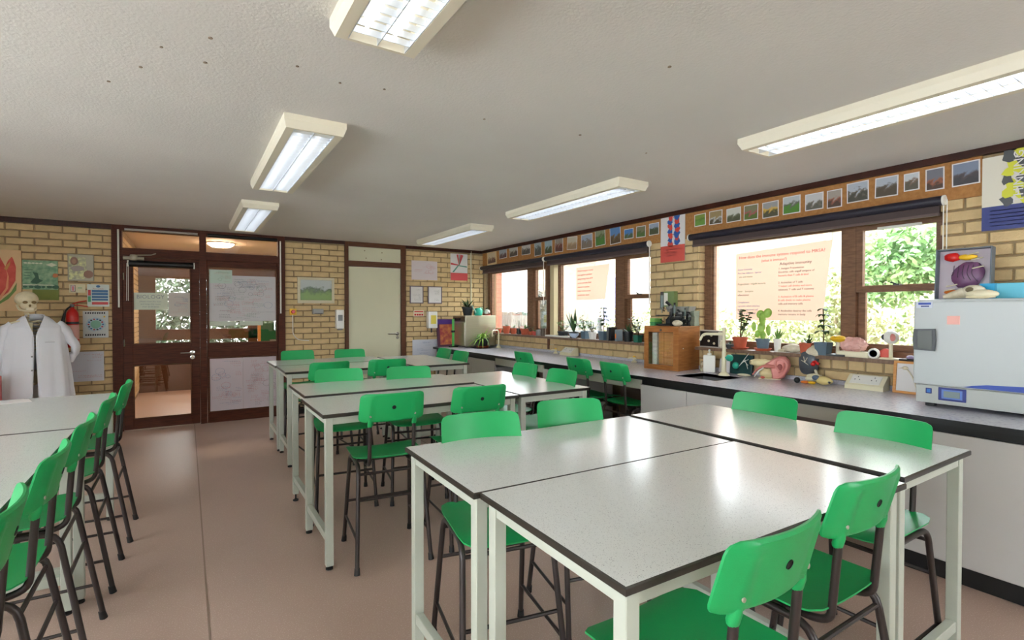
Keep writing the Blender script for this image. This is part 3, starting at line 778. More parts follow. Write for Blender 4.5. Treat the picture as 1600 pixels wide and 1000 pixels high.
def blob_poly(cx, cz, r, n=14, e=.25, sx=1, sz=1, seed=0):
    rr = random.Random(seed); return [(cx+sx*r*(1+e*(rr.random()-.5))*math.cos(2*PI*k/n), cz+sz*r*(1+e*(rr.random()-.5))*math.sin(2*PI*k/n)) for k in range(n)]
def flat(parent, poly, m, y=-.0035, name='printed_shape', t=.0006):
    return MB().prism(poly, y-t, y).build(name, m, parent)
# tulip painting
t = sheet('tulip_picture', -1.76, -1.44, 1.36, 1.985, mat('tulip_ground',(222,186,140),.8,var=.04,scale=6), 'pale board painting of a red tulip, cut by the left edge', 'painting', t=.02)
RED = mat('tulip_red',(190,62,54),.7,rgb2=(214,96,80),scale=9); GRN = mat('tulip_green',(110,140,72),.7)
flat(t, [(-.12,-.22),(-.02,-.2),(.06,-.12),(.115,0),(.12,.14),(.1,.22),(.09,.245),(.06,.2),(.04,.14),(.0,.24),(-.05,.27),(-.12,.26),(-.16,.2)], RED, -.011)
flat(t, [(-.12,-.27),(.0,-.21),(.08,-.12),(.125,-.02),(.12,-.1),(.06,-.19),(-.04,-.27),(-.09,-.33)], GRN, -.0125)
flat(t, blob_poly(-.13,-.06,.07,12,.1,.7,1.3), mat('tulip_lime',(170,170,80),.7), -.0125)
flat(t, [(-.02,-.19),(.04,-.08),(.055,.05),(.045,.12),(.065,.04),(.06,-.08),(.0,-.2)], mat('tulip_light',(226,150,110),.7), -.0125)
flat(t, [(.03,.12),(.06,.17),(.08,.2),(.075,.16),(.05,.1)], mat('tulip_tan',(200,140,80),.7), -.0135)
# plant poster with card below
t = sheet('green_backing_card', -1.36, -1.15, 1.475, 1.60, mat('moss_card',(120,130,62),.8,var=.1), 'mossy green card showing below the plant chart, above the extinguisher', 'card', y=D-.014)
PG = mat('chart_green',(96,140,108),.6,rgb2=(150,180,140),scale=22)
t = sheet('plant_chart', -1.435, -1.155, 1.585, 1.89, PG, 'green and grey plant chart between tulip painting and cell picture', 'poster', y=D-.018)
DG = mat('chart_dark',(48,92,66),.6); CR = mat('chart_cream',(214,216,190),.6)
for i in range(6): flat(t, blob_poly(-.12+.048*i,-.125,.012+.004*(i%3),8,.4,1.4,1,i), DG)
flat(t, [(-.14,-.10),(.10,-.10),(.12,-.108),(-.13,-.112)], CR)
flat(t, [(-.08,-.08),(-.04,-.02),(-.06,.03),(-.02,.02),(-.01,-.04),(.02,-.06),(-.03,-.095)], DG)
for i in range(5): flat(t, blob_poly(-.115+.03*i,.122,.01,7,.5,1.5,.9,i+9), CR)
flat(t, blob_poly(.12,.0,.025,8,.5,1,1,3), mat('chart_orange',(200,120,70),.6)); flat(t, blob_poly(.09,.11,.035,4,.1,1.3,.6,5), CR)
for i in range(4): flat(t, [(-.125,.055-.03*i),(-.06-.01*i,.055-.03*i),(-.06-.01*i,.049-.03*i),(-.125,.049-.03*i)], DG)
# cell picture
t = sheet('cell_picture', -1.075, -.855, 1.685, 1.975, mat('cell_ground',(172,166,140),.4), 'framed picture of brown cells with a bright reflection painted on, left of the door', 'picture', frame=mat('silver_frame',(150,144,120),.4), fw_=.008, t=.012)
CB = mat('cell_brown',(140,104,84),.6); CL = mat('painted_reflection',(222,224,160),.5,rgb2=(150,150,128),scale=30)
flat(t, [(-.1,-.13),(-.1,.12),(.04,.11),(.05,-.02),(.03,-.12)], CL, -.0065)  # pale shape paints the bright reflection across the picture
flat(t, blob_poly(-.055,.07,.036,14,.08,.9,1.2), CB, -.008); flat(t, blob_poly(-.055,.065,.022,14,.08,.8,1.2), mat('cell_inner',(168,132,104),.6), -.0092); flat(t, blob_poly(.065,-.07,.042,14,.1), CB, -.008)
flat(t, blob_poly(-.03,-.01,.04,12,.3,1.5,.8,7), mat('cell_grey',(150,140,130),.5), -.008)
# extinguisher sign and fire action notice
t = sheet('extinguisher_sign', -1.066, -.93, 1.558, 1.65, mat('sign_cream',(214,206,170),.5), 'small cream sign with a red extinguisher symbol', 'sign')
flat(t, [(-.055,-.036),(-.015,-.036),(-.015,.036),(-.055,.036)], mat('sign_frame',(120,50,34),.5)); flat(t, [(-.05,-.031),(-.02,-.031),(-.02,.031),(-.05,.031)], M['paper'], -.0045)
flat(t, [(-.041,-.026),(-.03,-.026),(-.03,.018),(-.035,.027),(-.041,.018)], M['red'], -.0055); flat(t, [(.005,.0),(.04,.0),(.04,.012),(.005,.012)], mat('sign_green',(150,180,130),.5))
t = sheet('fire_action_notice', -.916, -.725, 1.408, 1.653, mat('notice_ground',(206,214,206),.5), 'fire action notice with blue bands and a red bottom line', 'sign')
for i,(z,h,c) in enumerate(((.035,.026,'blue'),(.003,.026,'blue'),(-.028,.024,'blue'),(-.056,.02,'blue'),(-.10,.028,'red'))):
    flat(t, [(-.055,z),(.085,z),(.085,z+h),(-.055,z+h)], mat('notice_blue',(40,98,146),.5) if c=='blue' else mat('notice_red',(196,60,60),.5))
flat(t, [(-.088,.0),(-.064,.0),(-.064,.06),(-.088,.06)], mat('notice_red',(196,60,60),.5)); flat(t, [(-.088,-.07),(-.064,-.07),(-.064,-.01),(-.088,-.01)], mat('notice_green',(60,150,100),.5))
flat(t, blob_poly(0,.1,.014,12,0,1.3,1), mat('notice_blue',(40,98,146),.5)); letter(t,'Fire action',.022,(0,-.003,.068),M['ink_red'],align='CENTER')
# round diagram poster
t = sheet('circle_chart', -.955, -.735, 1.065, 1.36, mat('chart_white',(196,200,196),.5), 'white chart with a round blue green diagram and checked black bands, left of door', 'poster')
for z in (.115,-.125):
    for i in range(9): flat(t, [(-.09+.02*i,z),(-.078+.02*i,z),(-.078+.02*i+.003*(i%2),z+.02),(-.09+.02*i,z+.018)], M['ink_black'])
flat(t, blob_poly(0,0,.075,22,.2,1.1,1), mat('ring_pale',(170,190,200),.6)); flat(t, blob_poly(0,0,.045,20,.1), mat('ring_core',(128,176,150),.6), -.0045)
for k in range(14): a=2*PI*k/14; flat(t, blob_poly(.062*math.cos(a),.058*math.sin(a),.009,6,.4), [M['ink_blue'],M['ink_red'],M['ink_black']][k%3], -.0052)
flat(t, blob_poly(.075,.085,.009,8,0), M['yellow'])
def scribbles(parent, hx, hz, n, seed, cols, y=-.003, size=.02, circles=3):
    """hand-written notes: words, rings and arrows drawn in felt pen, one object per ink"""
    rr = random.Random(seed); ink = {c: MB() for c in cols}
    for k in range(n):
        c = cols[rr.randrange(len(cols))]; m = ink[c]
        x = rr.uniform(-hx*.92, hx*.7); z = rr.uniform(-hz*.92, hz*.9); L = rr.uniform(.05,.16); ln = rr.randint(1,3)
        for q in range(ln):
            xx = x; z0 = z-q*size*1.2
            while xx < min(x+L, hx*.95) and z0 > -hz*.95:
                w = rr.uniform(.4,1.3)*size
                pts = [(xx+w*i/4, z0+(size*.42 if i%2 else -size*.1)*rr.uniform(.5,1.1)) for i in range(5)]
                for (a,b),(d,e) in zip(pts,pts[1:]):
                    s = size*.07; m.add([(a,y,b-s),(d,y,e-s),(d,y,e+s),(a,y,b+s)],[(0,1,2,3)])
                xx += w+size*.5
    for k in range(circles):
        c = cols[rr.randrange(len(cols))]; m = ink[c]; x = rr.uniform(-hx*.8,hx*.8); z = rr.uniform(-hz*.8,hz*.8); r = rr.uniform(.02,.05); s = size*.06
        for q in range(16):
            a,b = 2*PI*q/16, 2*PI*(q+1)/16
            m.add([(x+r*math.cos(a),y,z+r*.8*math.sin(a)),(x+r*math.cos(b),y,z+r*.8*math.sin(b)),(x+(r+2*s)*math.cos(b),y,z+(r+2*s)*.8*math.sin(b)),(x+(r+2*s)*math.cos(a),y,z+(r+2*s)*.8*math.sin(a))],[(0,1,2,3)])
    for c in cols:
        if ink[c].v: ink[c].build('handwriting', M[c], parent)
t = sheet('white_paper_sheet', -1.12, -.778, .59, .915, mat('paper_bluish',(204,206,216),.6), 'blank looking white paper sheet low on the wall under the extinguisher', 'paper')
scribbles(t,.16,.15,6,3,['ink_red'],circles=0,size=.014)
# extinguisher
t = thing('fire_extinguisher', 'red fire extinguisher with black horn hanging left of the brown door', 'extinguisher', (-1.03,D-.10,.97))
MB().lathe([(.045,0),(.055,.012),(.055,.33),(.05,.37),(.035,.40),(.018,.415),(.018,.43)], seg=20).build('cylinder', M['red'], t)
MB().lathe([(.0562,.09),(.0562,.24)], seg=20, cap=False).build('label_band', mat('label_pink',(226,170,160),.5), t)
MB().lathe([(.0565,.25),(.0565,.275)], seg=20, cap=False).build('black_band', M['black'], t)
v = MB(); v.lathe([(.014,.42),(.014,.455)],seg=10); v.box((-.018,-.02,.44),(.018,.02,.462)); v.build('valve', M['dark_grey'], t)
v = MB(); v.tube([(0,0,.462),(.05,0,.485),(.12,0,.50)], .006, 6); v.tube([(0,0,.45),(.06,0,.45),(.13,0,.435)], .006, 6); v.build('squeeze_handle', M['red'], t)
v = MB(); v.tube([(-.01,-.02,.44),(-.05,-.03,.40),(-.058,-.035,.34)], .008, 8, fillet=.03); v.tube([(-.058,-.035,.36),(-.068,-.045,.30),(-.085,-.06,.14)], [.012,.016,.036], 12); v.build('horn', M['black'], t)
BX((-.03,.055,.2),(.03,.085,.24)).build('wall_bracket', M['dark_grey'], t)

# papers on the door screen
DYO = D-.009
t = sheet('door_notice', -.511, -.187, 1.375, 1.57, mat('notice_mint',(206,212,190),.6), 'landscape notice with big grey capitals taped on the door glass', 'notice', y=DYO-.0)
letter(t,'BIOLOGY',.062,(0,-.003,.03),mat('ink_grey',(140,150,148),.7),align='CENTER')
for i,s in enumerate(('please close the door','and keep this route','clear at all times')): letter(t,s,.024,(0,-.003,-.01-.03*i),mat('ink_grey',(140,150,148),.7),align='CENTER')
t = sheet('door_notice', -.178, .042, 1.298, 1.577, mat('notice_pinkish',(198,190,180),.6), 'portrait notice with faded red arch on the right of the door glass', 'notice', y=DYO)
scribbles(t,.08,.11,14,8,['ink_red','ink_blue'],size=.012,circles=1)
t = sheet('revision_poster', .222, .99, 1.235, 1.80, mat('poster_grey',(198,194,194),.6), 'large white handwritten poster with diagrams on upper glass of the screen', 'poster', y=DYO)
scribbles(t,.37,.27,70,12,['ink_red','ink_black','ink_blue','ink_green'],size=.016,circles=14)
t = sheet('poster_note', .235, .48, 1.70, 1.865, mat('notice_mint2',(186,204,190),.6), 'small pale green note overlapping the top left of the large poster', 'notice', y=DYO-.005)
scribbles(t,.11,.07,7,13,['ink_red','ink_green'],size=.012,circles=1)
for x0,x1,lab in ((.235,.52,'pale strip of paper under the left half of the large poster'),(.56,.82,'pale strip of paper under the right half of the large poster')):
    sheet('paper_strip', x0, x1, 1.18, 1.233, mat('strip_green',(196,204,186),.6), lab, 'paper', y=DYO)
t = sheet('revision_poster', .215, .59, .125, .80, mat('poster_pinkish',(206,192,196),.6), 'lower left handwritten poster with red cell drawings on the screen', 'poster', y=DYO-.006)
scribbles(t,.17,.31,26,21,['ink_red','ink_red','ink_blue'],size=.016,circles=6)
t = sheet('revision_poster', .592, .985, .115, .80, mat('poster_pinkish',(206,192,196),.6), 'lower right handwritten poster with red notes, partly behind white table legs', 'poster', y=DYO-.006)
scribbles(t,.18,.31,34,22,['ink_red','ink_red','ink_black'],size=.016,circles=4)

# between door screen and cream door
t = sheet('tree_picture', 1.235, 1.705, 1.465, 1.81, picture_mat('trees_print',(176,182,176),(74,92,52),(120,150,70),14,.55,.4), 'framed landscape print of green trees on the brick pier', 'picture', frame=mat('cream_mount',(206,196,166),.6), fw_=.035, t=.012)
flat(t, [(-.2,-.138),(.2,-.138),(.2,-.132),(-.2,-.132)], mat('cream_mount',(206,196,166),.6), -.0068)
t = thing('gas_stop_button', 'yellow box with red emergency gas button on brick', 'switch', (1.175,D-.012,1.352))
BX((-.04,-.045,-.04),(.04,0,.04),0,.005).build('housing', M['yellow'], t)
MB().lathe([(.024,0),(.024,.012),(.02,.018)],T=Matrix.Translation((0,-.045,0))@Matrix.Rotation(PI/2,4,'X'),seg=16).build('push_button', M['red'], t)
MB().tube([(0,-.01,-.04),(0,-.01,-.3),(.06,-.01,-.37),(.2,-.01,-.385)], .006, 6, fillet=.08).build('cable', M['white'], t)
t = thing('towel_dispenser', 'small grey metal dispenser under the tree picture', 'dispenser', (1.483,D-.012,1.356))
BX((-.068,-.08,-.035),(.068,0,.035),0,.012).build('body', mat('grey_plastic',(150,150,146),.35), t)
BX((-.05,-.083,-.03),(.05,-.07,-.02)).build('slot', M['dark_grey'], t)
t = thing('soap_dispenser', 'tall white soap dispenser beside the cream door frame', 'dispenser', (1.765,D-.012,1.25))
BX((-.052,-.09,-.13),(.052,0,.13),0,.015).build('body', M['white'], t); BX((-.03,-.094,-.02),(.03,-.088,.06)).build('level_window', M['mid_grey'], t); BX((-.03,-.1,-.15),(.03,-.03,-.128),0,.006).build('push_bar', M['mid_grey'], t)

# right of the cream door
t = sheet('map_sheet', 2.82, 3.233, 1.83, 2.115, mat('map_paper',(208,196,198),.6), 'pale paper with faint drawing beside the cream door, upper left', 'paper')
scribbles(t,.18,.11,8,31,['ink_red'],size=.012,circles=3)
t = sheet('red_ribbon_poster', 3.455, 3.75, 1.84, 2.255, M['paper'], 'white poster with crossing red and green ribbons over a red base', 'poster')
flat(t, [(-.147,-.207),(.147,-.207),(.147,-.09),(-.147,-.09)], mat('ribbon_red',(206,80,84),.6))
for a in (78,100,70,172): 
    r = math.radians(a); d = Vector((math.cos(r),math.sin(r))); n = Vector((-d.y,d.x))*.016; c = Vector((0,.03)); e = c+d*(.17 if a<150 else .145)
    flat(t, [(c.x-n.x*.4,c.y-n.y*.4),(e.x-n.x,e.y-n.y),(e.x+n.x,e.y+n.y),(c.x+n.x*.4,c.y+n.y*.4)], MATS['ribbon_red'], -.0045)
for p in ([(0,.03),(-.09,-.08),(-.12,-.08),(-.02,.035)],[(0,.03),(.13,.02),(.14,.0),(.0,.015)],[(-.004,.2),(.008,.2),(.006,.03),(-.004,.03)]): flat(t, p, mat('ribbon_green',(90,150,130),.6), -.0052)
for x0,x1,lab in ((2.79,3.003,'framed document left of its twin beside the cream door'),(3.078,3.307,'framed document right of its twin beside the cream door')):
    t = sheet('framed_document', x0, x1, 1.475, 1.738, M['paper'], lab, 'frame', frame=mat('grey_frame',(116,104,110),.5), fw_=.014, t=.012)
    scribbles(t,.07,.09,9,int(x0*10),['ink_black'],y=-.0075,size=.008,circles=0)
t = sheet('warning_label', 2.85, 3.013, 1.283, 1.373, mat('warning_white',(222,206,180),.6), 'small white label with two red bands below the framed documents', 'sign')
flat(t, [(-.07,.018),(.07,.018),(.07,.034),(-.07,.034)], M['red']); 
for k in range(4): flat(t, [(-.07+.037*k,-.032),(-.042+.037*k,-.032),(-.042+.037*k,-.008),(-.07+.037*k,-.008)], M['red'])
t = thing('wall_dispenser', 'white wall box with yellow label left of the leaning picture', 'dispenser', (3.125,D-.012,1.23))
BX((-.073,-.09,-.125),(.073,0,.125),0,.012).build('body', M['white'], t); BX((-.035,-.092,-.06),(.05,-.089,.07)).build('yellow_label', mat('label_yellow',(228,208,80),.5), t)
MB().tube([(-.01,-.05,-.12),(-.01,-.05,-.19)],.012,8).build('nozzle', M['dark_grey'], t)
t = sheet('wall_chart', 2.83, 3.30, .60, .935, mat('paper_bluish',(204,206,216),.6), 'pale chart low on the brick beside the bench end, behind small green chairs', 'poster')
scribbles(t,.21,.15,10,41,['ink_blue'],size=.012,circles=2)
MB().tube([(3.81,D-.02,2.31),(3.81,D-.02,1.30)], .012, 8).build('cable_conduit', M['cream_door'], label='thin cream conduit running down the brick beside the red ribbon poster', cat='conduit')

# steel oven in the corner
t = thing('drying_oven', 'stainless steel laboratory oven on the bench in the room corner', 'oven', (3.75,6.99,BZ))
BX((-.26,-.20,.015),(.26,.20,.475),0,.005).build('body', M['steel'], t)
BX((-.275,-.185,.03),(-.262,.185,.37),0,.004).build('door', M['steel'], t)
BX((-.272,-.19,.385),(-.261,.19,.462)).build('control_panel', mat('oven_panel',(92,70,48),.35), t)
for y in (-.05,.02,.09): MB().lathe([(.016,0),(.014,.018)],T=Matrix.Translation((-.272,y,.423))@Matrix.Rotation(-PI/2,4,'Y'),seg=12).build('dial', M['black'], t)
BX((-.262,-.2015,.03),(.2,-.2,.034)).build('seam_line', M['mid_grey'], t)
for x in (-.22,.22):
    for y in (-.16,.16): BX((x-.02,y-.02,0),(x+.02,y+.02,.016)).build('rubber_foot', M['black'], t)
# leaning picture and green trimmer
t = thing('leaning_picture', 'orange and purple framed picture leaning on the wall beside the oven', 'picture', (3.36,7.16,BZ), rot=(-.12,0,0))
BX((-.15,-.012,0),(.15,.012,.42),0,.003).build('picture_frame', mat('purple_frame',(92,44,72),.5), t)
BX((-.11,-.016,.03),(.13,-.011,.34)).build('print', mat('orange_print',(222,140,80),.5,rgb2=(170,60,70),scale=16), t)
BX((-.15,-.014,.345),(.13,-.0115,.415)).build('purple_band', mat('violet',(84,46,130),.5), t)
t = thing('green_ruler_stand', 'upright bright green bar with black clamp in front of the leaning picture', 'stand', (3.40,7.02,BZ))
BX((-.018,-.008,0),(.018,.008,.42),0,.003).build('bar', mat('bright_green',(96,196,96),.4), t)
BX((-.06,-.04,0),(.06,.04,.012),0,.003).build('base', M['black'], t); MB().lathe([(.028,.22),(.03,.235),(.028,.25)],seg=12).build('clamp', M['black'], t)

# ------------------------------------------------------------------ plants
def pot_mb(r, h, rim=True):
    m = MB(); k = .74
    prof = [(r*k,0),(r*.97,h*.8)]+([(r*1.07,h*.8),(r*1.07,h)] if rim else [(r,h)])+[(r*.93,h),(r*.9,h*.86)]
    return m.lathe(prof, seg=18, cap=False).lathe([(r*k*.999,0),(r*k*.5,.001)], seg=18)
def add_leaf(m, p, d, L, w, bend=.3, up=Vector((0,0,1)), n=3):
    d = Vector(d).normalized(); s = d.cross(up); s = s.normalized() if s.length > .01 else Vector((1,0,0)); p = Vector(p)
    vs = []; 
    for i in range(n+1):
        f = i/n; c = p+d*L*f-up*(bend*L*f*f); ww = w*math.sin(PI*min(.97,.12+.86*f))
        vs += [c-s*ww, c+s*ww]
    m.add(vs, [(2*i,2*i+1,2*i+3,2*i+2) for i in range(n)], 0, True)
def rnd_dir(rr, lo=-.2, hi=1.0):
    a = rr.uniform(0,2*PI); z = rr.uniform(lo,hi); q = math.sqrt(max(.05,1-z*z)); return Vector((q*math.cos(a),q*math.sin(a),z))
def plant(name, label, loc, r, h, potm, style, size, leafm, seed=1, saucer=None, group='potted plants along the window sills', square=False):
    rr = random.Random(seed); t = thing(name, label, 'plant', loc, 0, group)
    if square:
        q = MB(); a = r*.8; b = r
        q.add([(-a,-a,0),(a,-a,0),(a,a,0),(-a,a,0),(-b,-b,h),(b,-b,h),(b,b,h),(-b,b,h),(-b*.9,-b*.9,h),(b*.9,-b*.9,h),(b*.9,b*.9,h),(-b*.9,b*.9,h),(-b*.85,-b*.85,h*.85),(b*.85,-b*.85,h*.85),(b*.85,b*.85,h*.85),(-b*.85,b*.85,h*.85)],
              [(3,2,1,0)]+[(r_*4+k,r_*4+(k+1)%4,r_*4+4+(k+1)%4,r_*4+4+k) for r_ in range(3) for k in range(4)])
        q.build('pot', potm, t)
    else: pot_mb(r,h).build('pot', potm, t)
    MB().lathe([(.001,h*.87),(r*.86,h*.86)] if not square else [(.001,h*.86),(r*.95,h*.85)], seg=12, cap=False).build('soil', M['soil'], t)
    if saucer: MB().lathe([(r*.9,0),(r*1.25,.018),(r*1.2,.018),(r*.9,.004)], seg=18).build('saucer', saucer, t)
    f = MB(); top = Vector((0,0,h*.85))
    if style == 'bush':
        st = MB()
        for k in range(6):
            d = rnd_dir(rr,.6,1); e = top+d*size*.8; st.tube([top,top+d*size*.4,e],.003,5)
            for q in range(14): c = top+d*size*rr.uniform(.2,1.0); add_leaf(f, c, rnd_dir(rr,-.2,.9), size*.22, size*.06)
        st.build('stem', M['stem'], t)
    elif style == 'rosette':
        for k in range(26): add_leaf(f, top, rnd_dir(rr,.25,1), size*rr.uniform(.7,1.1), size*.07, .25)
    elif style == 'spiky':
        for k in range(12): add_leaf(f, top, rnd_dir(rr,.75,1), size*rr.uniform(.6,1.1), size*.06, .05)
    elif style == 'tall':
        MB().tube([top,top+Vector((.004,0,size*.5)),top+Vector((0,.004,size))],.005,6).build('stem', M['stem'], t)
        for q in range(5):
            for k in range(5):
                a = 2*PI*k/5+q; c = top+Vector((0,0,size*(.35+.16*q))); add_leaf(f, c, (math.cos(a),math.sin(a),.75), size*.34*(1.1-.1*q), size*.075, .8)
    elif style == 'jade':
        st = MB()
        for k in range(4):
            d = rnd_dir(rr,.8,1); e = top+d*size*rr.uniform(.7,1); st.tube([top,e],[.006,.003],6)
            for q in range(10): c = top+(e-top)*rr.uniform(.35,1); f.ball(c+rnd_dir(rr)*size*.06, (size*.055,size*.055,size*.025),6,4)
            for a in range(5): add_leaf(f, e, (math.cos(a*1.26),math.sin(a*1.26),.3), size*.16, size*.05, .1)
        st.build('stem', M['stem'], t)
    f.build('foliage', leafm, t)
    return t
S0 = SILL
def cactus(loc):
    t = thing('prickly_pear', 'lime green cactus with flat round pads in a grey pot on the sill', 'plant', loc, 0, 'potted plants along the window sills')
    pot_mb(.052,.10).build('pot', M['grey_pot'], t); MB().lathe([(.05,0),(.068,.022),(.064,.022),(.05,.004)],seg=18).build('saucer', M['terracotta'], t)
    MB().lathe([(.001,.085),(.044,.084)],seg=12,cap=False).build('soil', M['soil'], t)
    for (y,z,a,b,tw) in ((.0,.13,.025,.035,0),(.02,.19,.03,.045,.3),(.0,.26,.038,.055,-.3),(-.03,.31,.032,.04,.5),(.055,.14,.022,.034,.6),(-.05,.17,.022,.045,-.2),(.03,.30,.03,.035,.4),(.08,.20,.02,.04,0)):
        MB().ball((0,0,0),(.009,a,b),12,8,T=Matrix.Translation((tw*.03,y,z))@Matrix.Rotation(tw,4,'Z')@Matrix.Rotation(tw*.6,4,'X')).build('pad', M['leaf_lime'], t)
# sill of the near window
t = thing('small_radio', 'small black and silver boxed instrument at the left end of the near sill', 'instrument', (W-.05,2.935,S0), -.1)
BX((-.03,-.11,0),(.03,.11,.155),0,.005).build('case', mat('silver_case',(176,168,158),.4), t); BX((-.034,-.10,.012),(-.029,.10,.145)).build('front_panel', M['black'], t)
for y,z in ((.05,.11),(-.03,.11),(.0,.06),(-.06,.04)): MB().lathe([(.011,0),(.009,.008)],T=Matrix.Translation((-.034,y,z))@Matrix.Rotation(-PI/2,4,'Y'),seg=10).build('knob', M['skull'], t)
t = thing('small_vase', 'tiny cream vase on the sill behind the white bench tap', 'vase', (W-.055,2.825,S0))
MB().lathe([(.02,0),(.032,.02),(.028,.05),(.018,.065),(.024,.075),(.02,.075),(.014,.062)],seg=14).build('body', M['skull'], t)
plant('small_cactus', 'tiny low cactus in a dark tray on the sill behind the tap', (W-.04,2.755,S0), .035,.04, M['dark_grey'],'rosette',.045,M['leaf_dark'],3)
plant('jade_plant', 'jade plant in a ribbed terracotta pot, tallest plant on the near sill', (W-.04,2.66,S0), .058,.105, M['terracotta'],'jade',.27,M['leaf_dark'],5,M['terracotta'])
cactus((W-.04,2.455,S0))
plant('aloe_plant', 'spiky aloe in a white cylinder pot right of the prickly pear', (W-.05,2.325,S0), .028,.105, M['white'],'spiky',.12,M['leaf'],6)
plant('leafy_plant', 'bushy low plant in a square terracotta pot left of the blue grey pot', (W-.05,2.085,S0), .045,.085, M['terracotta'],'rosette',.11,M['leaf_dark'],7,square=True)
plant('avocado_seedling', 'single stemmed leafy seedling in a square blue grey pot', (W-.055,1.972,S0), .046,.095, M['grey_pot'],'tall',.26,M['leaf_dark'],8,square=True)
# middle window sill, left to right
plant('daisy_plant', 'white flowered plant in a dark trough at left end of the middle sill', (W-.01,5.14,S0), .07,.075, M['black_pot'],'bush',.15,M['leaf'],11)
plant('snake_plant', 'tall upright snake plant in a dark pot on the middle sill', (W-.02,4.92,S0), .055,.075, M['black_pot'],'spiky',.30,M['leaf_dark'],12)
plant('trailing_plant', 'pale trailing plant in a square blue grey pot on the middle sill', (W-.02,4.70,S0), .042,.09, M['grey_pot'],'bush',.20,M['leaf'],13,square=True)
plant('orchid', 'sparse leafy plant in a white translucent pot on the middle sill', (W-.03,4.56,S0), .048,.085, M['white'],'bush',.16,M['leaf'],14)
plant('rubber_seedling', 'dark leafed seedling in a square grey blue pot at the middle of the middle sill', (W-.04,4.36,S0), .046,.10, M['grey_pot'],'tall',.28,M['leaf_dark'],15,square=True)
plant('succulent', 'spreading grey green succulent in a dark pot right of the upright books', (W-.03,3.99,S0), .055,.11, M['black_pot'],'rosette',.14,M['leaf_dark'],16)
plant('coleus', 'upright leafy plant in a small green pot at right end of the middle sill', (W-.04,3.84,S0), .036,.075, mat('green_pot',(40,110,90),.5),'bush',.21,M['leaf_dark'],17,square=True)
t = thing('white_tray', 'shallow white tray lying on the left of the middle sill', 'tray', (W-.04,5.20,S0)); BX((-.04,-.24,0),(.04,.24,.02),0,.006).build('tray_body', M['white'], t)
t = thing('white_bowl', 'white and blue shell shaped dish between the pots of the middle sill', 'bowl', (W-.05,4.88,S0)); MB().lathe([(.03,0),(.07,.03),(.085,.06),(.08,.06),(.06,.03),(.03,.01)],seg=18,T=Matrix.Diagonal((.5,1,1,1))).build('bowl_body', mat('pale_blue',(190,205,225),.3), t)
for y,w_,h,c,lab in ((4.262,.03,.15,(96,98,96),'grey standing book on the middle sill right of the dark seedling'),(4.22,.025,.15,(30,30,32),'black standing book beside the grey one on the middle sill'),(4.13,.03,.125,(120,134,142),'blue grey card with orange figure standing on the middle sill')):
    t = thing('book', lab, 'book', (W-.03,y,S0), .1); BX((-.05,-w_/2,0),(.05,w_/2,h),0,.002).build('cover', mat('book_%d'%int(y*100),c,.5), t); BX((-.046,-w_/2+.003,h-.001),(.05,w_/2-.003,h+.0005)).build('page_block', M['paper'], t)
    if y == 4.13: BX((-.052,-.006,.03),(-.0505,.01,.08)).build('orange_figure', M['orange'], t)
# far window sill
far = [(6.72,.05,.06,'rosette',.05,'wide low terracotta pot at the left end of the far sill','terracotta'),(6.49,.055,.11,'rosette',.07,'round terracotta jar with small cactus on the far sill','terracotta'),(6.30,.05,.085,'bush',.07,'terracotta pot with reddish sprigs on the far sill','terracotta'),
 (6.15,.036,.085,'tall',.12,'small dark blue pot with upright green plant on the far sill','black_pot'),(5.99,.072,.085,'rosette',.12,'widest terracotta pot with dark rosette plant on the far sill','terracotta'),(5.86,.04,.05,'bush',.09,'low terracotta pot below the mullion of the far window','terracotta'),(5.75,.04,.055,'rosette',.05,'small dark red pot right of the mullion on the far sill','red_print')]
for i,(y,r,h,st,sz,lab,pm) in enumerate(far): plant('potted_succulent', lab, (W-.02,y,S0), r, h, M[pm], st, sz, M['leaf_dark'] if i%2 else M['leaf'], 40+i)
t = thing('glass_jar', 'dusty jar with a candle stub on the far sill', 'jar', (W-.03,5.66,S0)); MB().lathe([(.03,0),(.034,.02),(.034,.07),(.028,.08)],seg=14).build('jar_body', M['mid_grey'], t)
t = thing('tin_can', 'dark tin cans grouped at the right end of the far sill', 'tin', (W-.03,5.545,S0)); MB().lathe([(.036,0),(.036,.10),(.033,.10),(.033,.09)],seg=14).build('can_body', mat('rusty_tin',(96,78,66),.5,metal=.3), t)
# oven top and bench plants
plant('oven_plant', 'bushy green plant in a dark pot on top of the steel oven', (3.60,6.93,BZ+.475), .085,.13, M['black_pot'],'rosette',.21,M['leaf_dark'],51,group='pots on top of the oven')
t = thing('cow_planter', 'white and grey animal shaped planter on the oven right of watering can', 'plant pot', (3.88,6.84,BZ+.475), 0)
MB().ball((0,0,.055),(.05,.055,.045)).build('body', mat('piebald',(210,208,200),.4,rgb2=(80,84,84),scale=16,lo=.5,hi=.54), t); MB().lathe([(.05,0),(.062,.018),(.058,.018)],seg=16).build('saucer', M['terracotta'], t)
f = MB(); rr = random.Random(5)
for k in range(14): add_leaf(f,(0,0,.09),rnd_dir(rr,.1,.9),.06,.008)
f.build('foliage', M['leaf_dark'], t)
t = thing('watering_can', 'small teal watering can on top of the steel oven', 'watering can', (3.72,6.82,BZ+.475))
MB().lathe([(.05,0),(.062,.02),(.062,.085),(.045,.11),(.03,.115)],seg=20).build('body', M['teal'], t)
MB().tube([(-.045,-.02,.04),(-.10,-.045,.10),(-.13,-.06,.145)],[.014,.009,.007],8).build('spout', mat('mint_plastic',(150,196,180),.4), t)
MB().tube([(.03,0,.11),(.07,0,.12),(.085,0,.07),(.06,0,.03)],.006,6,fillet=.03).build('handle', M['teal'], t)
t = thing('spider_plant', 'spider plant with arching striped leaves by the far sink', 'plant', (3.74,6.60+.12,BZ))
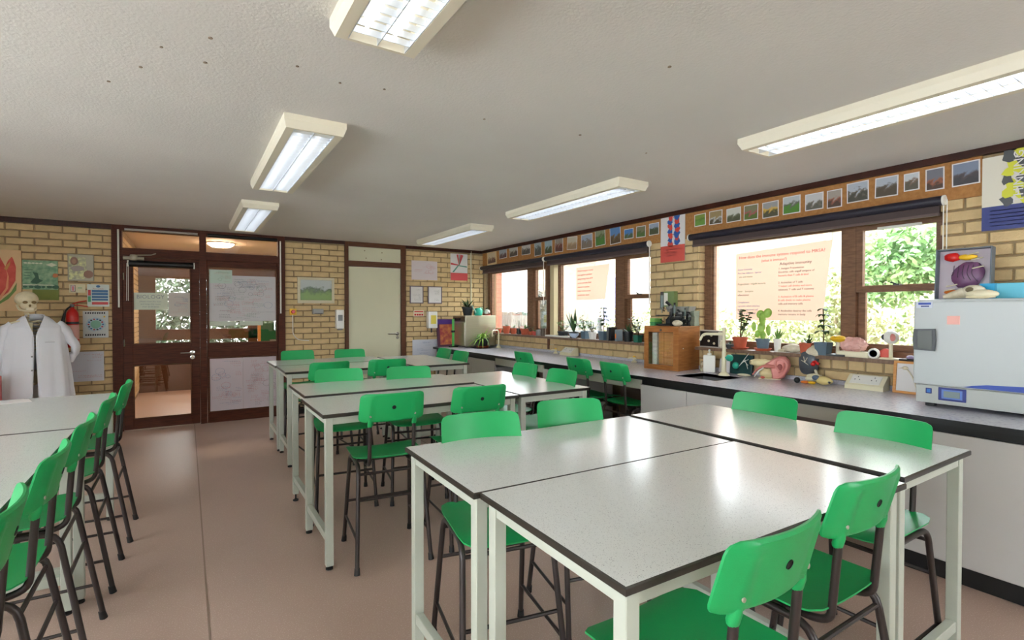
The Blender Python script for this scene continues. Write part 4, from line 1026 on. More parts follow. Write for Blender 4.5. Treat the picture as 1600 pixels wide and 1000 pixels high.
pot_mb(.085,.13).build('pot', M['black_pot'], t); MB().lathe([(.085,0),(.10,.022),(.095,.022),(.08,.005)],seg=20).build('saucer', M['terracotta'], t); MB().lathe([(.001,.112),(.074,.111)],seg=12,cap=False).build('soil', M['soil'], t)
rr = random.Random(3)
for k in range(34):
    m = MB(); d = rnd_dir(rr,.35,.95); add_leaf(m,(0,0,.11),d,rr.uniform(.26,.46),.011,rr.uniform(.35,.9),n=6); m.build('leaf', M['leaf_lime'] if k%3 else M['leaf'], t)

# taps
def swan_tap(loc, label, h, reach, rz):
    t = thing('bench_tap', label, 'tap', loc, rz)
    MB().lathe([(.04,0),(.036,.012),(.016,.03),(.014,.05)],seg=16).build('tap_base', M['beige'], t)
    m = MB(); m.tube([(0,0,.03),(0,0,h),(reach,0,h),(reach,0,h-.09)],.011,10,fillet=.05); m.build('spout', M['beige'], t)
    return t
swan_tap((3.90,6.52,BZ), 'pale swan neck tap by the spider plant in the far corner', .26, -.17, .45)
t = thing('bench_tap', 'tall cream laboratory tap rising beside the near sink', 'tap', (3.78,2.66+.0,BZ), 0)
MB().lathe([(.045,0),(.042,.012),(.02,.03),(.017,.20)],seg=16).build('column', M['beige'], t)
MB().tube([(0,0,.18),(0,0,.40)],[.015,.011],12).build('riser', M['beige'], t)
MB().tube([(0,0,.345),(-.10,.13,.345),(-.115,.15,.29)],[.012,.010],10,fillet=.05).build('spout', M['beige'], t)
v = MB(); v.lathe([(.02,0),(.028,.01),(.028,.035),(.018,.045)],T=Matrix.Translation((0,-.03,.15))@Matrix.Rotation(PI/2,4,'X'),seg=12); v.tube([(0,-.01,.15),(0,-.05,.15)],.009,8); v.build('tap_handle', M['teal'], t)

# bench top things, near half
def bottle(name,label,loc,prof,m,cat='bottle',pump=False):
    t = thing(name,label,cat,loc); MB().lathe(prof,seg=16).build('bottle_body',m,t)
    if pump:
        z = prof[-1][1]; v = MB(); v.lathe([(.016,z),(.016,z+.015),(.006,z+.018),(.006,z+.04)],seg=10); v.tube([(0,0,z+.04),(-.03,.02,z+.045)],.008,8); v.build('pump', M['white'], t)
    return t
t = thing('soap_bottle', 'white pump soap bottle left of the near bench tap', 'bottle', (3.88,2.875,BZ), .6)
BX((-.028,-.05,0),(.028,.05,.15),0,.012).build('bottle_body', M['white'], t); v = MB(); v.lathe([(.018,.148),(.018,.165),(.007,.17),(.007,.195)],seg=12); v.tube([(0,-.0,.195),(-.035,.0,.19)],.009,8); v.build('pump', M['white'], t)
for i,(x,y,lab) in enumerate(((3.95,2.99,'small jar of specimens beside the wooden slide cabinet'),(3.89,2.955,'shorter specimen jar in front of the cabinet side'),(3.97,2.93,'specimen jar behind the white soap bottle'))):
    bottle('specimen_jar', lab, (x,y,BZ), [(.02,0),(.022,.005),(.022,.06),(.016,.068),(.017,.085)], mat('jar_mix_%d'%i,(200,190,160),.25,rgb2=(140,110,80),scale=40), 'jar')
t = thing('picture_card', 'small white card with a dark oval behind the bench tap', 'card', (3.98,2.80,BZ), rot=(0,.12,0)); BX((0,-.05,0),(.006,.05,.12)).build('card_sheet', M['paper'], t); MB().ball((-.001,0,.07),(.002,.012,.02)).build('dark_oval', M['ink_black'], t)
t = thing('cell_model', 'dark green model block with white wires right of the tap', 'model', (3.96,2.63,BZ+.002), rot=(0,.1,0))
BX((0,-.10,0),(.03,.10,.165),0,.004).build('block', mat('dark_teal_block',(24,60,62),.3), t)
v = MB()
for a in (-.05,0,.05,.08): v.tube([(-.004,.02,.06),(-.012,-.02-a*.3,.10+a*.3),(-.006,-.07,.13-a)],.0025,5)
v.build('wires', M['white'], t); MB().ball((-.012,.04,.07),(.02,.03,.03)).build('teal_dome', M['teal'], t)
# ear model
t = thing('ear_model', 'large pink anatomical model of a human ear on the bench', 'model', (3.90,2.31,BZ), -1.12)
pts = [(.0,.0),(.05,-.0),(.085,.02),(.11,.065),(.124,.11),(.118,.15),(.09,.178),(.05,.183),(.01,.165),(-.02,.14),(-.05,.12),(-.045,.10),(-.012,.09),(-.008,.05)]
m = MB(); n = len(pts); cxe, cze = .05,.10
vs = [(x,.045,z) for x,z in pts]+[(cxe+(x-cxe)*1.03,-.01,cze+(z-cze)*1.02) for x,z in pts]+[(cxe+(x-cxe)*.86,-.028,cze+(z-cze)*.88) for x,z in pts]
fs = [(i,(i+1)%n,(i+1)%n+n,i+n)[::-1] for i in range(n)]+[(i+n,(i+1)%n+n,(i+1)%n+2*n,i+2*n)[::-1] for i in range(n)]+[tuple(range(n))[::-1],tuple(range(2*n,3*n))]
m.add(vs,[f[::-1] for f in fs],0,True); m.build('pinna', M['pink'], t)
MB().tube([(.045,-.030,.075),(.018,-.034,.115),(.025,-.036,.155),(.062,-.038,.168),(.096,-.038,.145),(.104,-.037,.105),(.088,-.034,.06),(.065,-.03,.028),(.04,-.028,.015)],[.007,.011,.011,.011,.011,.011,.012,.014,.012],10,fillet=.02).build('helix', M['pink'], t)
MB().tube([(.08,-.034,.135),(.082,-.036,.10),(.065,-.035,.07),(.045,-.033,.055)],[.007,.010,.009,.006],8,fillet=.02).build('antihelix', mat('deep_pink',(206,122,112),.4), t)
MB().ball((.052,-.026,.098),(.020,.010,.026)).build('concha', mat('dark_pink',(150,78,72),.5), t)
MB().tube([(.02,-.02,.10),(-.05,-.03,.105),(-.10,-.03,.085),(-.14,-.035,.03)],[.016,.014,.014,.006],10,fillet=.05).build('ear_canal', mat('deep_pink',(206,122,112),.4), t)
MB().tube([(-.06,-.04,.09),(-.10,-.045,.06),(-.125,-.05,.015)],[.006,.005,.004],8,fillet=.03).build('white_nerve', M['white'], t)
MB().ball((-.04,.01,.04),(.055,.035,.038),16,12,fn=lambda v: v*(1+.3*noise.noise(v*3))).build('inner_base', mat('bone_cream',(224,210,160),.5,var=.06,scale=20), t)
MB().ball((-.085,.01,.125),(.085,.03,.028),18,10,fn=lambda v: v*(1+.4*noise.noise(v*4+Vector((3,1,0))))).build('skull_bone', MATS['bone_cream'], t)
MB().ball((-.068,-.03,.012),(.016,.012,.010)).build('red_vessel', M['red_print'], t)
BX((-.10,-.03,0),(.06,.05,.006),0,.002).build('model_base', M['beige'], t)
MB().ball((3.86,2.53,BZ+.012),(.02,.06,.012)).build('bone_fragment', M['skull'], label='small pale bone piece lying between tap and ear model', cat='bone')
# kidney model
t = thing('kidney_model', 'dark kidney model with red vessels and white top hanging at the wall', 'model', (3.98,2.06,BZ), 0)
def kf(v):
    k = 1-.38*max(0,-v.y)*max(0,1-abs(v.z)*1.3); return Vector((v.x, v.y*k+.35*v.z*v.z-.15, v.z))
MB().ball((-.01,.01,.15),(.035,.085,.095),18,12,fn=kf).build('kidney', mat('slate_kidney',(74,78,84),.35,var=.15,scale=14), t)
MB().ball((-.012,-.028,.236),(.030,.062,.046),fn=lambda v: Vector((v.x,v.y,v.z-.5*v.y*v.y))).build('adrenal_cap', M['skull'], t)
v = MB(); v.tube([(-.03,-.02,.15),(-.035,-.05,.16),(-.03,-.075,.14)],.011,8); v.ball((-.035,-.035,.14),(.014,.018,.016)); v.build('artery', M['red'], t)
MB().tube([(-.02,-.04,.11),(-.02,-.06,.05),(0,-.05,.0)],.009,8).build('ureter_stand', M['skull'], t)
v = MB()
for a in (.3,1.2,2.2,3.6): v.tube([(-.047,.02,.15),(-.042,.02+.03*math.cos(a),.15+.045*math.sin(a))],.0022,5)
v.build('veins', M['skull'], t)
# frog/skeleton models
t = thing('animal_model', 'yellow cream animal skull model with blue band on the bench', 'model', (3.88,1.93,BZ), -.3)
MB().ball((0,-.02,.035),(.035,.075,.032),fn=lambda v: Vector((v.x*(1-.35*max(0,-v.y)),v.y,v.z*(1-.3*max(0,-v.y))))).build('skull_shell', mat('yellow_cream',(228,208,140),.5), t)
MB().ball((-.02,.03,.05),(.02,.03,.02)).build('eye_band', mat('slate_blue',(84,100,120),.5), t); MB().tube([(-.02,-.08,.03),(-.03,-.095,.03)],.008,6).build('snout_tip', M['dark_grey'], t)
t = thing('bone_model', 'cream jointed bone model beside the black ball on the bench', 'model', (3.95,2.02,BZ), .2)
v = MB(); v.ball((0,0,.05),(.02,.05,.02)); v.ball((0,.03,.03),(.018,.03,.018)); v.tube([(0,.05,.0),(0,.03,.05),(0,-.05,.055),(0,-.06,.0)],.010,8); v.build('bones', M['beige'], t)
t = thing('black_ball', 'small glossy black ball on the bench below the kidney model', 'ball', (3.84,2.085,BZ)); MB().ball((0,0,.022),.022).build('ball_body', M['black'], t)
for x,y,c,lab in ((3.86,2.04,'orange','orange model piece on the bench right of the black ball'),(3.87,1.995,'yellow','yellow model piece on the bench left of the cream animal skull')):
    MB().ball((x,y,BZ+.011),(.02,.028,.011),fn=lambda v: v*(1+.25*noise.noise(v*3))).build('model_piece', M[c], label=lab, cat='model')
# sockets and gas taps
def socket_box(loc, label, rz=0, s=1.0):
    t = thing('socket_box', label, 'socket', loc, rz)
    w = .115*s; p = [(-.055*s,0),(.055*s,0),(.055*s,.095*s),(.03*s,.095*s),(-.055*s,.03*s)]
    MB().prism(p, -w, w).build('housing', M['beige'], t)
    T = Matrix.Translation((-.0125*s,0,.0635*s))@Matrix.Rotation(-math.atan2(.065,.085),4,'Y')
    f = MB(); f.box((-.042*s,-.09*s,0),(.042*s,.09*s,.005),0,.002,T=T); f.build('face_plate', M['white'], t)
    v = MB()
    for y in (-.05,.05):
        for a,b in ((.022,0),(-.004,.014),(-.004,-.014)): v.box((a*s-.004,(y+b)*s-.0025,.005),(a*s+.004,(y+b)*s+.0025,.0062),T=T)
    v.build('pin_slots', M['dark_grey'], t)
    return t
socket_box((3.93,1.66,BZ), 'cream double socket box with sloped face beside the incubator', .05)
socket_box((3.93,4.90,BZ), 'distant cream socket box on the bench left of the wooden cabinet', 0, 1.0)
def gas_tap(loc, label):
    t = thing('gas_tap', label, 'gas tap', loc)
    MB().lathe([(.03,0),(.028,.01),(.014,.02),(.012,.05)],seg=12).build('tap_base', M['beige'], t)
    v = MB()
    for s in (-1,1): v.tube([(0,0,.045),(-.02,s*.04,.045),(-.035,s*.06,.04)],[.009,.006],8)
    v.build('nozzles', M['beige'], t); BX((-.006,-.015,.05),(.006,.015,.068),0,.003).build('turn_lever', M['yellow'], t)
gas_tap((3.97,5.22,BZ),'far gas tap on the bench left of the distant socket box'); gas_tap((3.97,3.86,BZ),'gas tap on the bench just left of the wooden slide cabinet')
# framed specimen
t = thing('framed_specimen', 'pine framed bird skeleton propped on the bench beside the incubator', 'frame', (3.93,1.395,BZ), rot=(0,.10,0))
f = MB(); f.box((-.01,-.11,0),(.01,.11,.016),0,.002); f.box((-.01,-.11,.194),(.01,.11,.21),0,.002); f.box((-.01,-.11,.016),(.01,-.094,.194)); f.box((-.01,.094,.016),(.01,.11,.194)); f.build('picture_frame', M['pine'], t)
BX((.0,-.096,.014),(.006,.096,.196)).build('backing', M['paper'], t)
v = MB(); v.tube([(-.006,.06,.165),(-.01,.03,.155),(-.012,-.0,.11),(-.012,-.02,.05),(-.01,-.035,.02)],[.003,.010,.014,.012,.006],8,fillet=.03); v.ball((-.01,.045,.165),(.007,.018,.012)); v.tube([(-.008,.06,.165),(-.006,.085,.16)],[.004,.001],6); v.build('bird_skeleton', M['skull'], t)
BX((-.013,-.06,.01),(-.006,-.02,.05),0,.003).build('orange_base', M['orange'], t)

# sill models near
t = thing('animal_skull', 'pale animal skull on the near sill left of the terracotta pot', 'skull', (W-.05,2.205,S0), 0)
MB().ball((0,0,.035),(.035,.085,.035),16,10,fn=lambda v: Vector((v.x,v.y,v.z*(1-.3*max(0,v.y))))).build('cranium', M['skull'], t)
v = MB(); v.tube([(-.01,.05,.02),(-.01,.10,.012),(-.005,.12,.006)],[.018,.010,.006],8); v.tube([(-.02,-.05,.03),(-.03,0,.025),(-.02,.05,.02)],.006,6); v.build('jaw', M['skull'], t)
t = thing('mushroom_model', 'model with yellow brain like cap on a pale stalk beside the mullion', 'model', (W-.055,1.87,S0))
MB().ball((0,0,.125),(.04,.055,.026),16,8,fn=lambda v: v*(1+.12*noise.noise(v*5))).build('yellow_cap', M['yellow'], t)
MB().tube([(0,0,.01),(0,.004,.06),(0,0,.11)],[.016,.010,.02],10).build('stalk', M['skull'], t); BX((-.05,-.06,0),(.05,.06,.014),0,.004).build('stand', M['dark_grey'], t)
t = thing('brain_model', 'pink folded brain model on a cream base on the near sill', 'model', (W-.04,1.765,S0))
BX((-.045,-.10,0),(.045,.10,.04),0,.008).build('model_base', M['beige'], t)
def bf2(v):
    g = noise.noise(Vector((v.x*5,v.y*5,v.z*5)))+.5*math.sin(18*v.y+6*noise.noise(v*3)); g = g*.13
    return v*(1+g)*(1-.10*math.exp(-(v.y/.12)**2))
MB().ball((0,.01,.088),(.045,.088,.052),56,32,fn=bf2).build('cerebrum', M['brain'], t)
t = thing('round_tin', 'small round white lidded dish standing on edge on the near sill', 'dish', (W-.07,1.632,S0)); MB().lathe([(.036,0),(.036,.012),(.03,.016)],T=Matrix.Translation((0,0,.036))@Matrix.Rotation(-PI/2,4,'Y'),seg=20).build('lid', M['white'], t); MB().lathe([(.022,.017),(.024,.017)],T=Matrix.Translation((0,0,.036))@Matrix.Rotation(-PI/2,4,'Y'),seg=20).build('ring_print', M['navy'], t)
t = thing('round_dish', 'small red round dish leaning behind the white one on the near sill', 'dish', (W-.035,1.575,S0)); MB().lathe([(.036,0),(.036,.010),(.03,.010),(.03,.004)],T=Matrix.Translation((0,0,.036))@Matrix.Rotation(-PI/2,4,'Y'),seg=20).build('lid_body', M['red_print'], t)
t = thing('eye_model', 'eyeball model with pink muscle on a cream stand', 'model', (W-.055,1.54,S0))
MB().ball((0,0,.15),.045,20,12).build('eyeball', M['white'], t); MB().ball((-.02,.034,.15),(.012,.016,.02)).build('iris', M['dark_grey'], t); MB().ball((-.030,-.020,.15),(.016,.018,.026)).build('muscle', M['pink'], t)
MB().tube([(0,0,.01),(0,0,.11)],.012,10).build('stand_post', M['beige'], t); BX((-.035,-.055,0),(.035,.055,.012),0,.003).build('stand', M['beige'], t)
t = thing('black_tray', 'thin black tray with a mauve object at the right end of the near sill', 'tray', (W-.05,1.45,S0)); BX((-.035,-.05,0),(.035,.035,.012),0,.003).build('tray_body', M['black'], t); MB().ball((0,-.02,.022),(.02,.025,.014)).build('mauve_shell', mat('mauve',(170,156,190),.4), t)

# ------------------------------------------------------------------ wooden slide cabinet and what stands on it
t = thing('slide_cabinet', 'wooden cabinet with glazed front and slide trays on the bench', 'cabinet', (3.656,3.416,BZ), .12)
# local: width towards -y .. front faces -x
KY0, KY1, KX, KH = -.365, 0.0, .33, .40
oak = M['oak']
BX((0,KY0,0),(KX,KY1,.012),0,.002).build('bottom_panel', oak, t); BX((-.006,KY0-.006,KH-.014),(KX,KY1+.006,KH),0,.003).build('top_panel', oak, t)
BX((0,KY0,.012),(KX,KY0+.014,KH-.014)).build('side_panel', oak, t); BX((0,KY1-.014,.012),(KX,KY1,KH-.014)).build('side_panel', oak, t); BX((KX-.012,KY0+.014,.012),(KX,KY1-.014,KH-.014)).build('back_panel', oak, t)
dr = MB(); dr.box((-.014,KY0,.0),(0,KY1,.045)); dr.box((-.014,KY0,KH-.055),(0,KY1,KH-.014)); dr.box((-.014,KY0,.045),(0,KY0+.052,KH-.055)); dr.box((-.014,KY1-.045,.045),(0,KY1,KH-.055)); dr = dr.build('door', oak, t)
BX((-.008,KY0+.05,.04),(-.005,KY1-.04,KH-.05)).build('glass_pane', M['glass'], dr)
MB().lathe([(.010,0),(.010,.006)],T=Matrix.Translation((-.014,KY0/2,KH-.036))@Matrix.Rotation(-PI/2,4,'Y'),seg=12).build('lock_plate', M['dark_grey'], dr)
NT = 25
for k in range(NT):
    z = .045+.0118*k
    BX((.02,KY0+.055,z),(.29,KY0+.168,z+.0095)).build('slide_tray', M['pine'], t)
    BX((.01,KY0+.240,z),(.29,KY1-.075,z+.0075)).build('slide_tray', M['white'], t)
for k in range(NT): BX((.03,KY0+.180,.045+.0118*k),(.29,KY0+.235,.0545+.0118*k)).build('slide_tray', M['pine'], t)
MB().ball((.06,KY0-.002,.20),(.005,.003,.005),8,6).build('white_pin', M['white'], t)
CZ = BZ+KH; CX0 = 3.63; CYC = 3.36
def on_cab(x, y, z=0): return (3.656+x*math.cos(.12)-y*math.sin(.12), 3.416+x*math.sin(.12)+y*math.cos(.12), CZ+z)
def microscope(label, loc, s, rz, body='black'):
    t = thing('microscope', label, 'microscope', loc, rz); B = M['black']; C = M['chrome']
    f = MB(); f.box((-.07*s,-.055*s,0),(.075*s,.055*s,.02*s),0,.006*s); f.box((.02*s,-.02*s,.02*s),(.06*s,.02*s,.07*s),0,.004*s); f.build('foot', B, t)
    MB().tube([(.04*s,0,.06*s),(.085*s,0,.12*s),(.075*s,0,.2*s),(.02*s,0,.245*s)],[.018*s,.016*s,.015*s,.014*s],10,fillet=.06*s).build('arm', B, t)
    MB().box((-.075*s,-.05*s,.10*s),(.05*s,.05*s,.112*s),0,.003*s).build('stage', B, t)
    MB().tube([(-.02*s,0,.19*s),(-.02*s,0,.31*s)],.019*s,12).build('body_tube', mat('grey_green_tube',(92,104,100),.35,metal=.3), t)
    MB().tube([(-.02*s,0,.31*s),(-.02*s,0,.345*s)],[.014*s,.017*s],12).build('eyepiece', B, t)
    v = MB(); v.tube([(-.02*s,0,.19*s),(-.02*s,0,.165*s)],[.024*s,.016*s],12); v.tube([(-.02*s,0,.17*s),(-.02*s,0,.13*s)],[.010*s,.006*s],8); v.tube([(-.01*s,.012*s,.17*s),(.012*s,.03*s,.15*s)],.007*s,8); v.build('objectives', C, t)
    for y in (-1,1): MB().tube([(.06*s,y*.018*s,.19*s),(.06*s,y*.045*s,.19*s)],.016*s,12).build('focus_knob', M['mid_grey'], t)
    MB().lathe([(.024*s,.0),(.022*s,.006*s)],T=Matrix.Translation((-.02*s,0,.05*s))@Matrix.Rotation(.6,4,'Y'),seg=14).build('mirror', C, t)
    return t
microscope('tall black microscope, front left on top of the wooden slide cabinet', on_cab(.11,-.13), .92, -.62)
microscope('medium black microscope in the middle on top of the wooden slide cabinet', on_cab(.13,-.245), .62, -.62)
microscope('smallest black microscope on the right on top of the wooden slide cabinet', on_cab(.17,-.325), .48, -.62)
def cbox(name,label,loc,size,m,rz=0,cat='box',lid=None):
    t = thing(name,label,cat,loc,rz); a,b,c = (v/2 for v in size)
    BX((-a,-b,0),(a,b,size[2]*.72),0,.002).build('box_body', m, t); BX((-a-.002,-b-.002,size[2]*.70),(a+.002,b+.002,size[2]),0,.002).build('box_lid', lid or m, t)
    return t
GB1 = mat('green_box',(60,140,84),.5); GB2 = mat('lime_box',(120,180,90),.5)
cbox('green_box','green box under the lime one at the left of the cabinet top',on_cab(.12,-.035),(.10,.06,.035),GB1)
cbox('green_box','lime green box stacked on the darker green one on the cabinet',on_cab(.12,-.035,.035),(.10,.06,.035),GB2)
GG = mat('sage_box',(134,142,124),.6)
cbox('grey_box','sage grey box at the bottom of the stack on the cabinet right',on_cab(.28,-.345),(.07,.05,.035),GG); cbox('grey_box','sage grey box in the middle of the stack on the cabinet right',on_cab(.28,-.335,.035),(.07,.065,.055),GG,.1); cbox('grey_box','sage grey box at the top of the stack on the cabinet right',on_cab(.28,-.345,.09),(.07,.05,.05),GG,-.1)
t = thing('black_case','black case behind the microscopes on the cabinet','case',on_cab(.26,-.195),.12); BX((-.035,-.10,0),(.035,.085,.13),0,.004).build('case_body', mat('charcoal_case',(56,58,58),.5), t); BX((-.0365,-.098,.085),(-.034,.083,.089)).build('case_seam', M['mid_grey'], t)
t = thing('clear_tray','clear plastic tray of pale slides lying on the black case','tray',on_cab(.25,-.21,.13),.12)
MB().add([(-.05,-.12,.0),(.05,-.12,0),(.05,.10,0),(-.05,.10,0),(-.06,-.135,.05),(.055,-.135,.05),(.055,.115,.05),(-.06,.115,.05)],[(0,1,5,4),(1,2,6,5),(2,3,7,6),(3,0,4,7),(3,2,1,0)]).build('tray_shell', glass_mat('frosted_plastic',(226,230,222),.08,.2,.35), t)
for k in range(6): BX((-.04,-.11+.035*k,.004),(.04,-.085+.035*k,.012+.004*(k%3))).build('slide_box', [M['beige'],GB2,M['white']][k%3], t)
t = thing('plaster_shell','white oval cast lying in front on the cabinet','cast',on_cab(.045,-.315)); MB().ball((0,0,.028),(.028,.055,.028),16,10,fn=lambda v: v*(1+.1*noise.noise(v*4))).build('cast_body', M['skull'], t)
t = thing('first_aid_box','green box with white panel fixed on the pier above the microscopes','box',(W-.013,3.42,1.475))
BX((-.055,-.075,-.075),(0,.06,.075),0,.004).build('box_body', mat('sage_green',(128,150,96),.5), t); BX((-.058,-.0,-.06),(-.054,.045,.06)).build('white_panel', M['white'], t)

# ------------------------------------------------------------------ incubator and things on top
t = thing('incubator', 'large white laboratory incubator standing on the bench at right', 'incubator', (3.50,.62,BZ))
IW = .61; y1 = .61; y0 = -.25
BX((.03,y0,.02),(.50,y1,.60),0,.008).build('body', M['inc'], t)
dr = BX((-.0,y0,.125),(.028,y1+.012,.588),0,.008).build('door', M['inc'], t)
BX((.004,y0,.022),(.03,y1,.12),0,.003).build('control_fascia', mat('inc_fascia',(172,175,170),.35), t)
hr = MB(); pr_ = [(-.048,-.062),(.048,-.058),(.054,0),(.048,.058),(-.048,.062),(-.052,0)]
MB().prism(pr_, 0,.012,T=Matrix.Translation((-.012,y1-.045,.375))@Matrix.Rotation(PI/2,4,'Z')).build('handle_surround', M['dark_grey'], dr)
MB().prism([(p*.66-.004,q*.86) for p,q in pr_],0,.004,T=Matrix.Translation((-.0225,y1-.045,.375))@Matrix.Rotation(PI/2,4,'Z')).build('handle_recess', mat('handle_dark',(52,56,44),.25), dr)
n_ = BX((-.0035,y1-.195,.462),(0,y1-.14,.508)).build('sticky_note', mat('pink_note',(238,180,168),.7), dr)
l_ = BX((-.003,y1-.075,.552),(0,y1-.0,.588)).build('maker_plate', mat('plate_grey',(200,206,220),.4), dr)
BX((-.0045,y1-.068,.570),(-.003,y1-.01,.582)).build('plate_print', M['blue'], dr)
BX((-.0045,y1-.06,.558),(-.003,y1-.022,.565)).build('plate_print', M['navy'], dr)
sw = [(.40,.0),(.36,.012),(.30,.022),(.1,.032),(-.25,.036),(-.25,-.0)]
MB().add([(-.003,q,.128+w) for q,w in sw],[tuple(range(len(sw)))]).build('blue_swoosh', M['blue'], dr)
s_ = BX((-.002,y1-.225,.045),(.004,y1-.105,.115),0,.002).build('display_bezel', M['navy'], t)
BX((-.0035,y1-.21,.055),(-.002,y1-.12,.105)).build('display_border', mat('display_blue',(90,120,190),.3), s_); BX((-.005,y1-.20,.063),(-.0035,y1-.13,.097)).build('display_screen', mat('lcd',(128,140,140),.2), s_)
b_ = BX((.0,y1-.075,.075),(.004,y1-.047,.105),0,.002).build('power_button', M['navy'], t); BX((-.001,y1-.069,.081),(0,y1-.053,.099)).build('button_light', mat('button_blue',(40,110,180),.3), b_)
for x in (.07,.45):
    for y in (y0+.05,y1-.05): BX((x-.02,y-.02,0),(x+.02,y+.02,.021)).build('rubber_foot', M['black'], t)
IZ = BZ+.60
t = thing('organ_model_box', 'framed box with purple liver, red and yellow organ model on the incubator', 'model', (3.82,1.12,IZ), rot=(0,.07,.0))
f = MB(); a,b,h = -.13,.125,.30
f.box((-.03,a,0),(.03,b,.006)); f.box((-.03,a,h-.006),(.03,b,h)); f.box((-.03,a,.006),(.03,a+.006,h-.006)); f.box((-.03,b-.006,.006),(.03,b,h-.006)); f.build('box_frame', mat('blue_grey_box',(96,106,116),.4), t)
BX((.02,a+.006,.006),(.024,b-.006,h-.006)).build('backing', mat('pale_lilac',(190,178,186),.6), t)
MB().ball((-.0,-.02,.145),(.022,.075,.075),20,14,fn=lambda v: Vector((v.x,v.y+.25*v.z*-1*.4,v.z))*(1+.12*noise.noise(v*3))).build('liver', M['purple'], t)
v = MB()
for k in range(5): v.tube([(-.02,-.07+.03*k,.10+.01*k),(-.025,-.04+.02*k,.15),(-.02,-.05+.022*k,.20)],.002,5,fillet=.02)
v.build('liver_veins', mat('deep_purple',(64,34,62),.4), t)
MB().ball((-.012,.05,.252),(.02,.038,.026),12,8,fn=lambda v: v*(1+.3*noise.noise(v*4))).build('red_organ', M['red'], t)
MB().ball((-.012,-.02,.247),(.018,.045,.017),12,8,fn=lambda v: v*(1+.2*noise.noise(v*5))).build('yellow_organ', M['yellow'], t)
for k,(y,z) in enumerate(((-.09,.24),(-.095,.19),(-.07,.27),(.02,.09),(.03,.065))): MB().tube([(-.02,y,z),(-.025,y+.05,z-.012)],.004,6).build('rib_piece', M['skull'], t)
MB().ball((-.01,.045,.045),(.014,.04,.014),fn=lambda v: v*(1+.2*noise.noise(v*5))).build('orange_tissue', M['orange'], t)
t = thing('dog_skull', 'large pale animal skull with eye hole on the incubator, behind the flat one', 'skull', (3.64,1.03,IZ), .1)
MB().ball((0,-.01,.04),(.045,.055,.038),16,10).build('cranium', M['skull'], t); MB().tube([(-.01,.03,.035),(-.02,.08,.022),(-.02,.115,.014)],[.03,.02,.010],10).build('snout', M['skull'], t); MB().ball((-.038,.0,.05),(.010,.018,.015)).build('eye_socket', mat('socket_brown',(110,96,70),.7), t)
t = thing('flat_skull', 'small creamy flat animal skull in front on the incubator', 'skull', (3.57,.965,IZ), -.05)
MB().ball((0,0,.024),(.03,.07,.024),16,10,fn=lambda v: v*(1+.15*noise.noise(v*3+Vector((5,0,0))))).build('cranium', mat('cream_skull',(232,222,190),.55), t); MB().tube([(-.02,.06,.01),(-.025,.0,.006),(-.02,-.06,.01)],.006,6).build('jaw', M['bone'], t)
t = thing('blue_folder_box', 'bright blue cardboard box lying on the incubator at right edge', 'box', (3.80,.74,IZ))
BX((-.10,-.20,0),(.10,.27,.085),0,.003).build('box_body', M['cyan_box'], t); BX((-.102,.20,.0),(-.10,.205,.086)).build('box_seam', mat('cyan_dark',(40,150,190),.5), t); BX((-.103,.207,.0),(-.1005,.27,.0855)).build('end_flap', mat('cyan_deep',(20,160,210),.5), t)

# ------------------------------------------------------------------ frieze photographs (world y0,y1,z0,z1)
PH = [(6.758,7.094,2.077,2.30,'group of people','wide cream bordered'),(6.479,6.70,2.15,2.30,'people in dark clothes',''),(6.183,6.407,2.151,2.30,'rocks',''),(5.858,6.083,2.148,2.295,'people outdoors',''),(5.601,5.766,2.106,2.30,'a tall grey tower','upright'),(5.359,5.529,2.109,2.305,'a tree and path','upright'),(5.131,5.305,2.111,2.31,'a red brown street','upright'),
 (4.855,5.054,2.115,2.28,'a sandy track','square'),(4.575,4.783,2.101,2.275,'grey sea and beach','square'),(4.358,4.531,2.107,2.31,'trees over grass','tall'),(4.114,4.286,2.101,2.31,'blue sky over a hut','tall'),(3.924,4.066,2.134,2.245,'a mast against blue sky','small'),(3.752,3.887,2.127,2.25,'a crowd on grass','small'),(3.574,3.71,2.13,2.255,'rounded bushes','small'),
 (3.024,3.151,2.142,2.258,'a green field','small'),(2.852,2.991,2.135,2.262,'a white dog','small'),(2.671,2.814,2.13,2.255,'a hazy field','small'),(2.514,2.648,2.123,2.255,'a person in pink','small'),(2.339,2.481,2.116,2.25,'a yellow helmet','small'),(2.166,2.309,2.119,2.262,'players on green grass','small'),(1.996,2.134,2.12,2.25,'a grey coast','small'),
 (1.868,1.975,2.112,2.248,'two people close up','narrow'),(1.695,1.84,2.127,2.272,'horses under clouds','wide'),(1.52,1.661,2.129,2.27,'brown moorland','wide'),(1.403,1.492,2.143,2.262,'a red dot on moorland','narrow'),(1.273,1.374,2.121,2.265,'a group of faces','upright'),(1.101,1.24,2.121,2.268,'figures in a dark room','wide')]
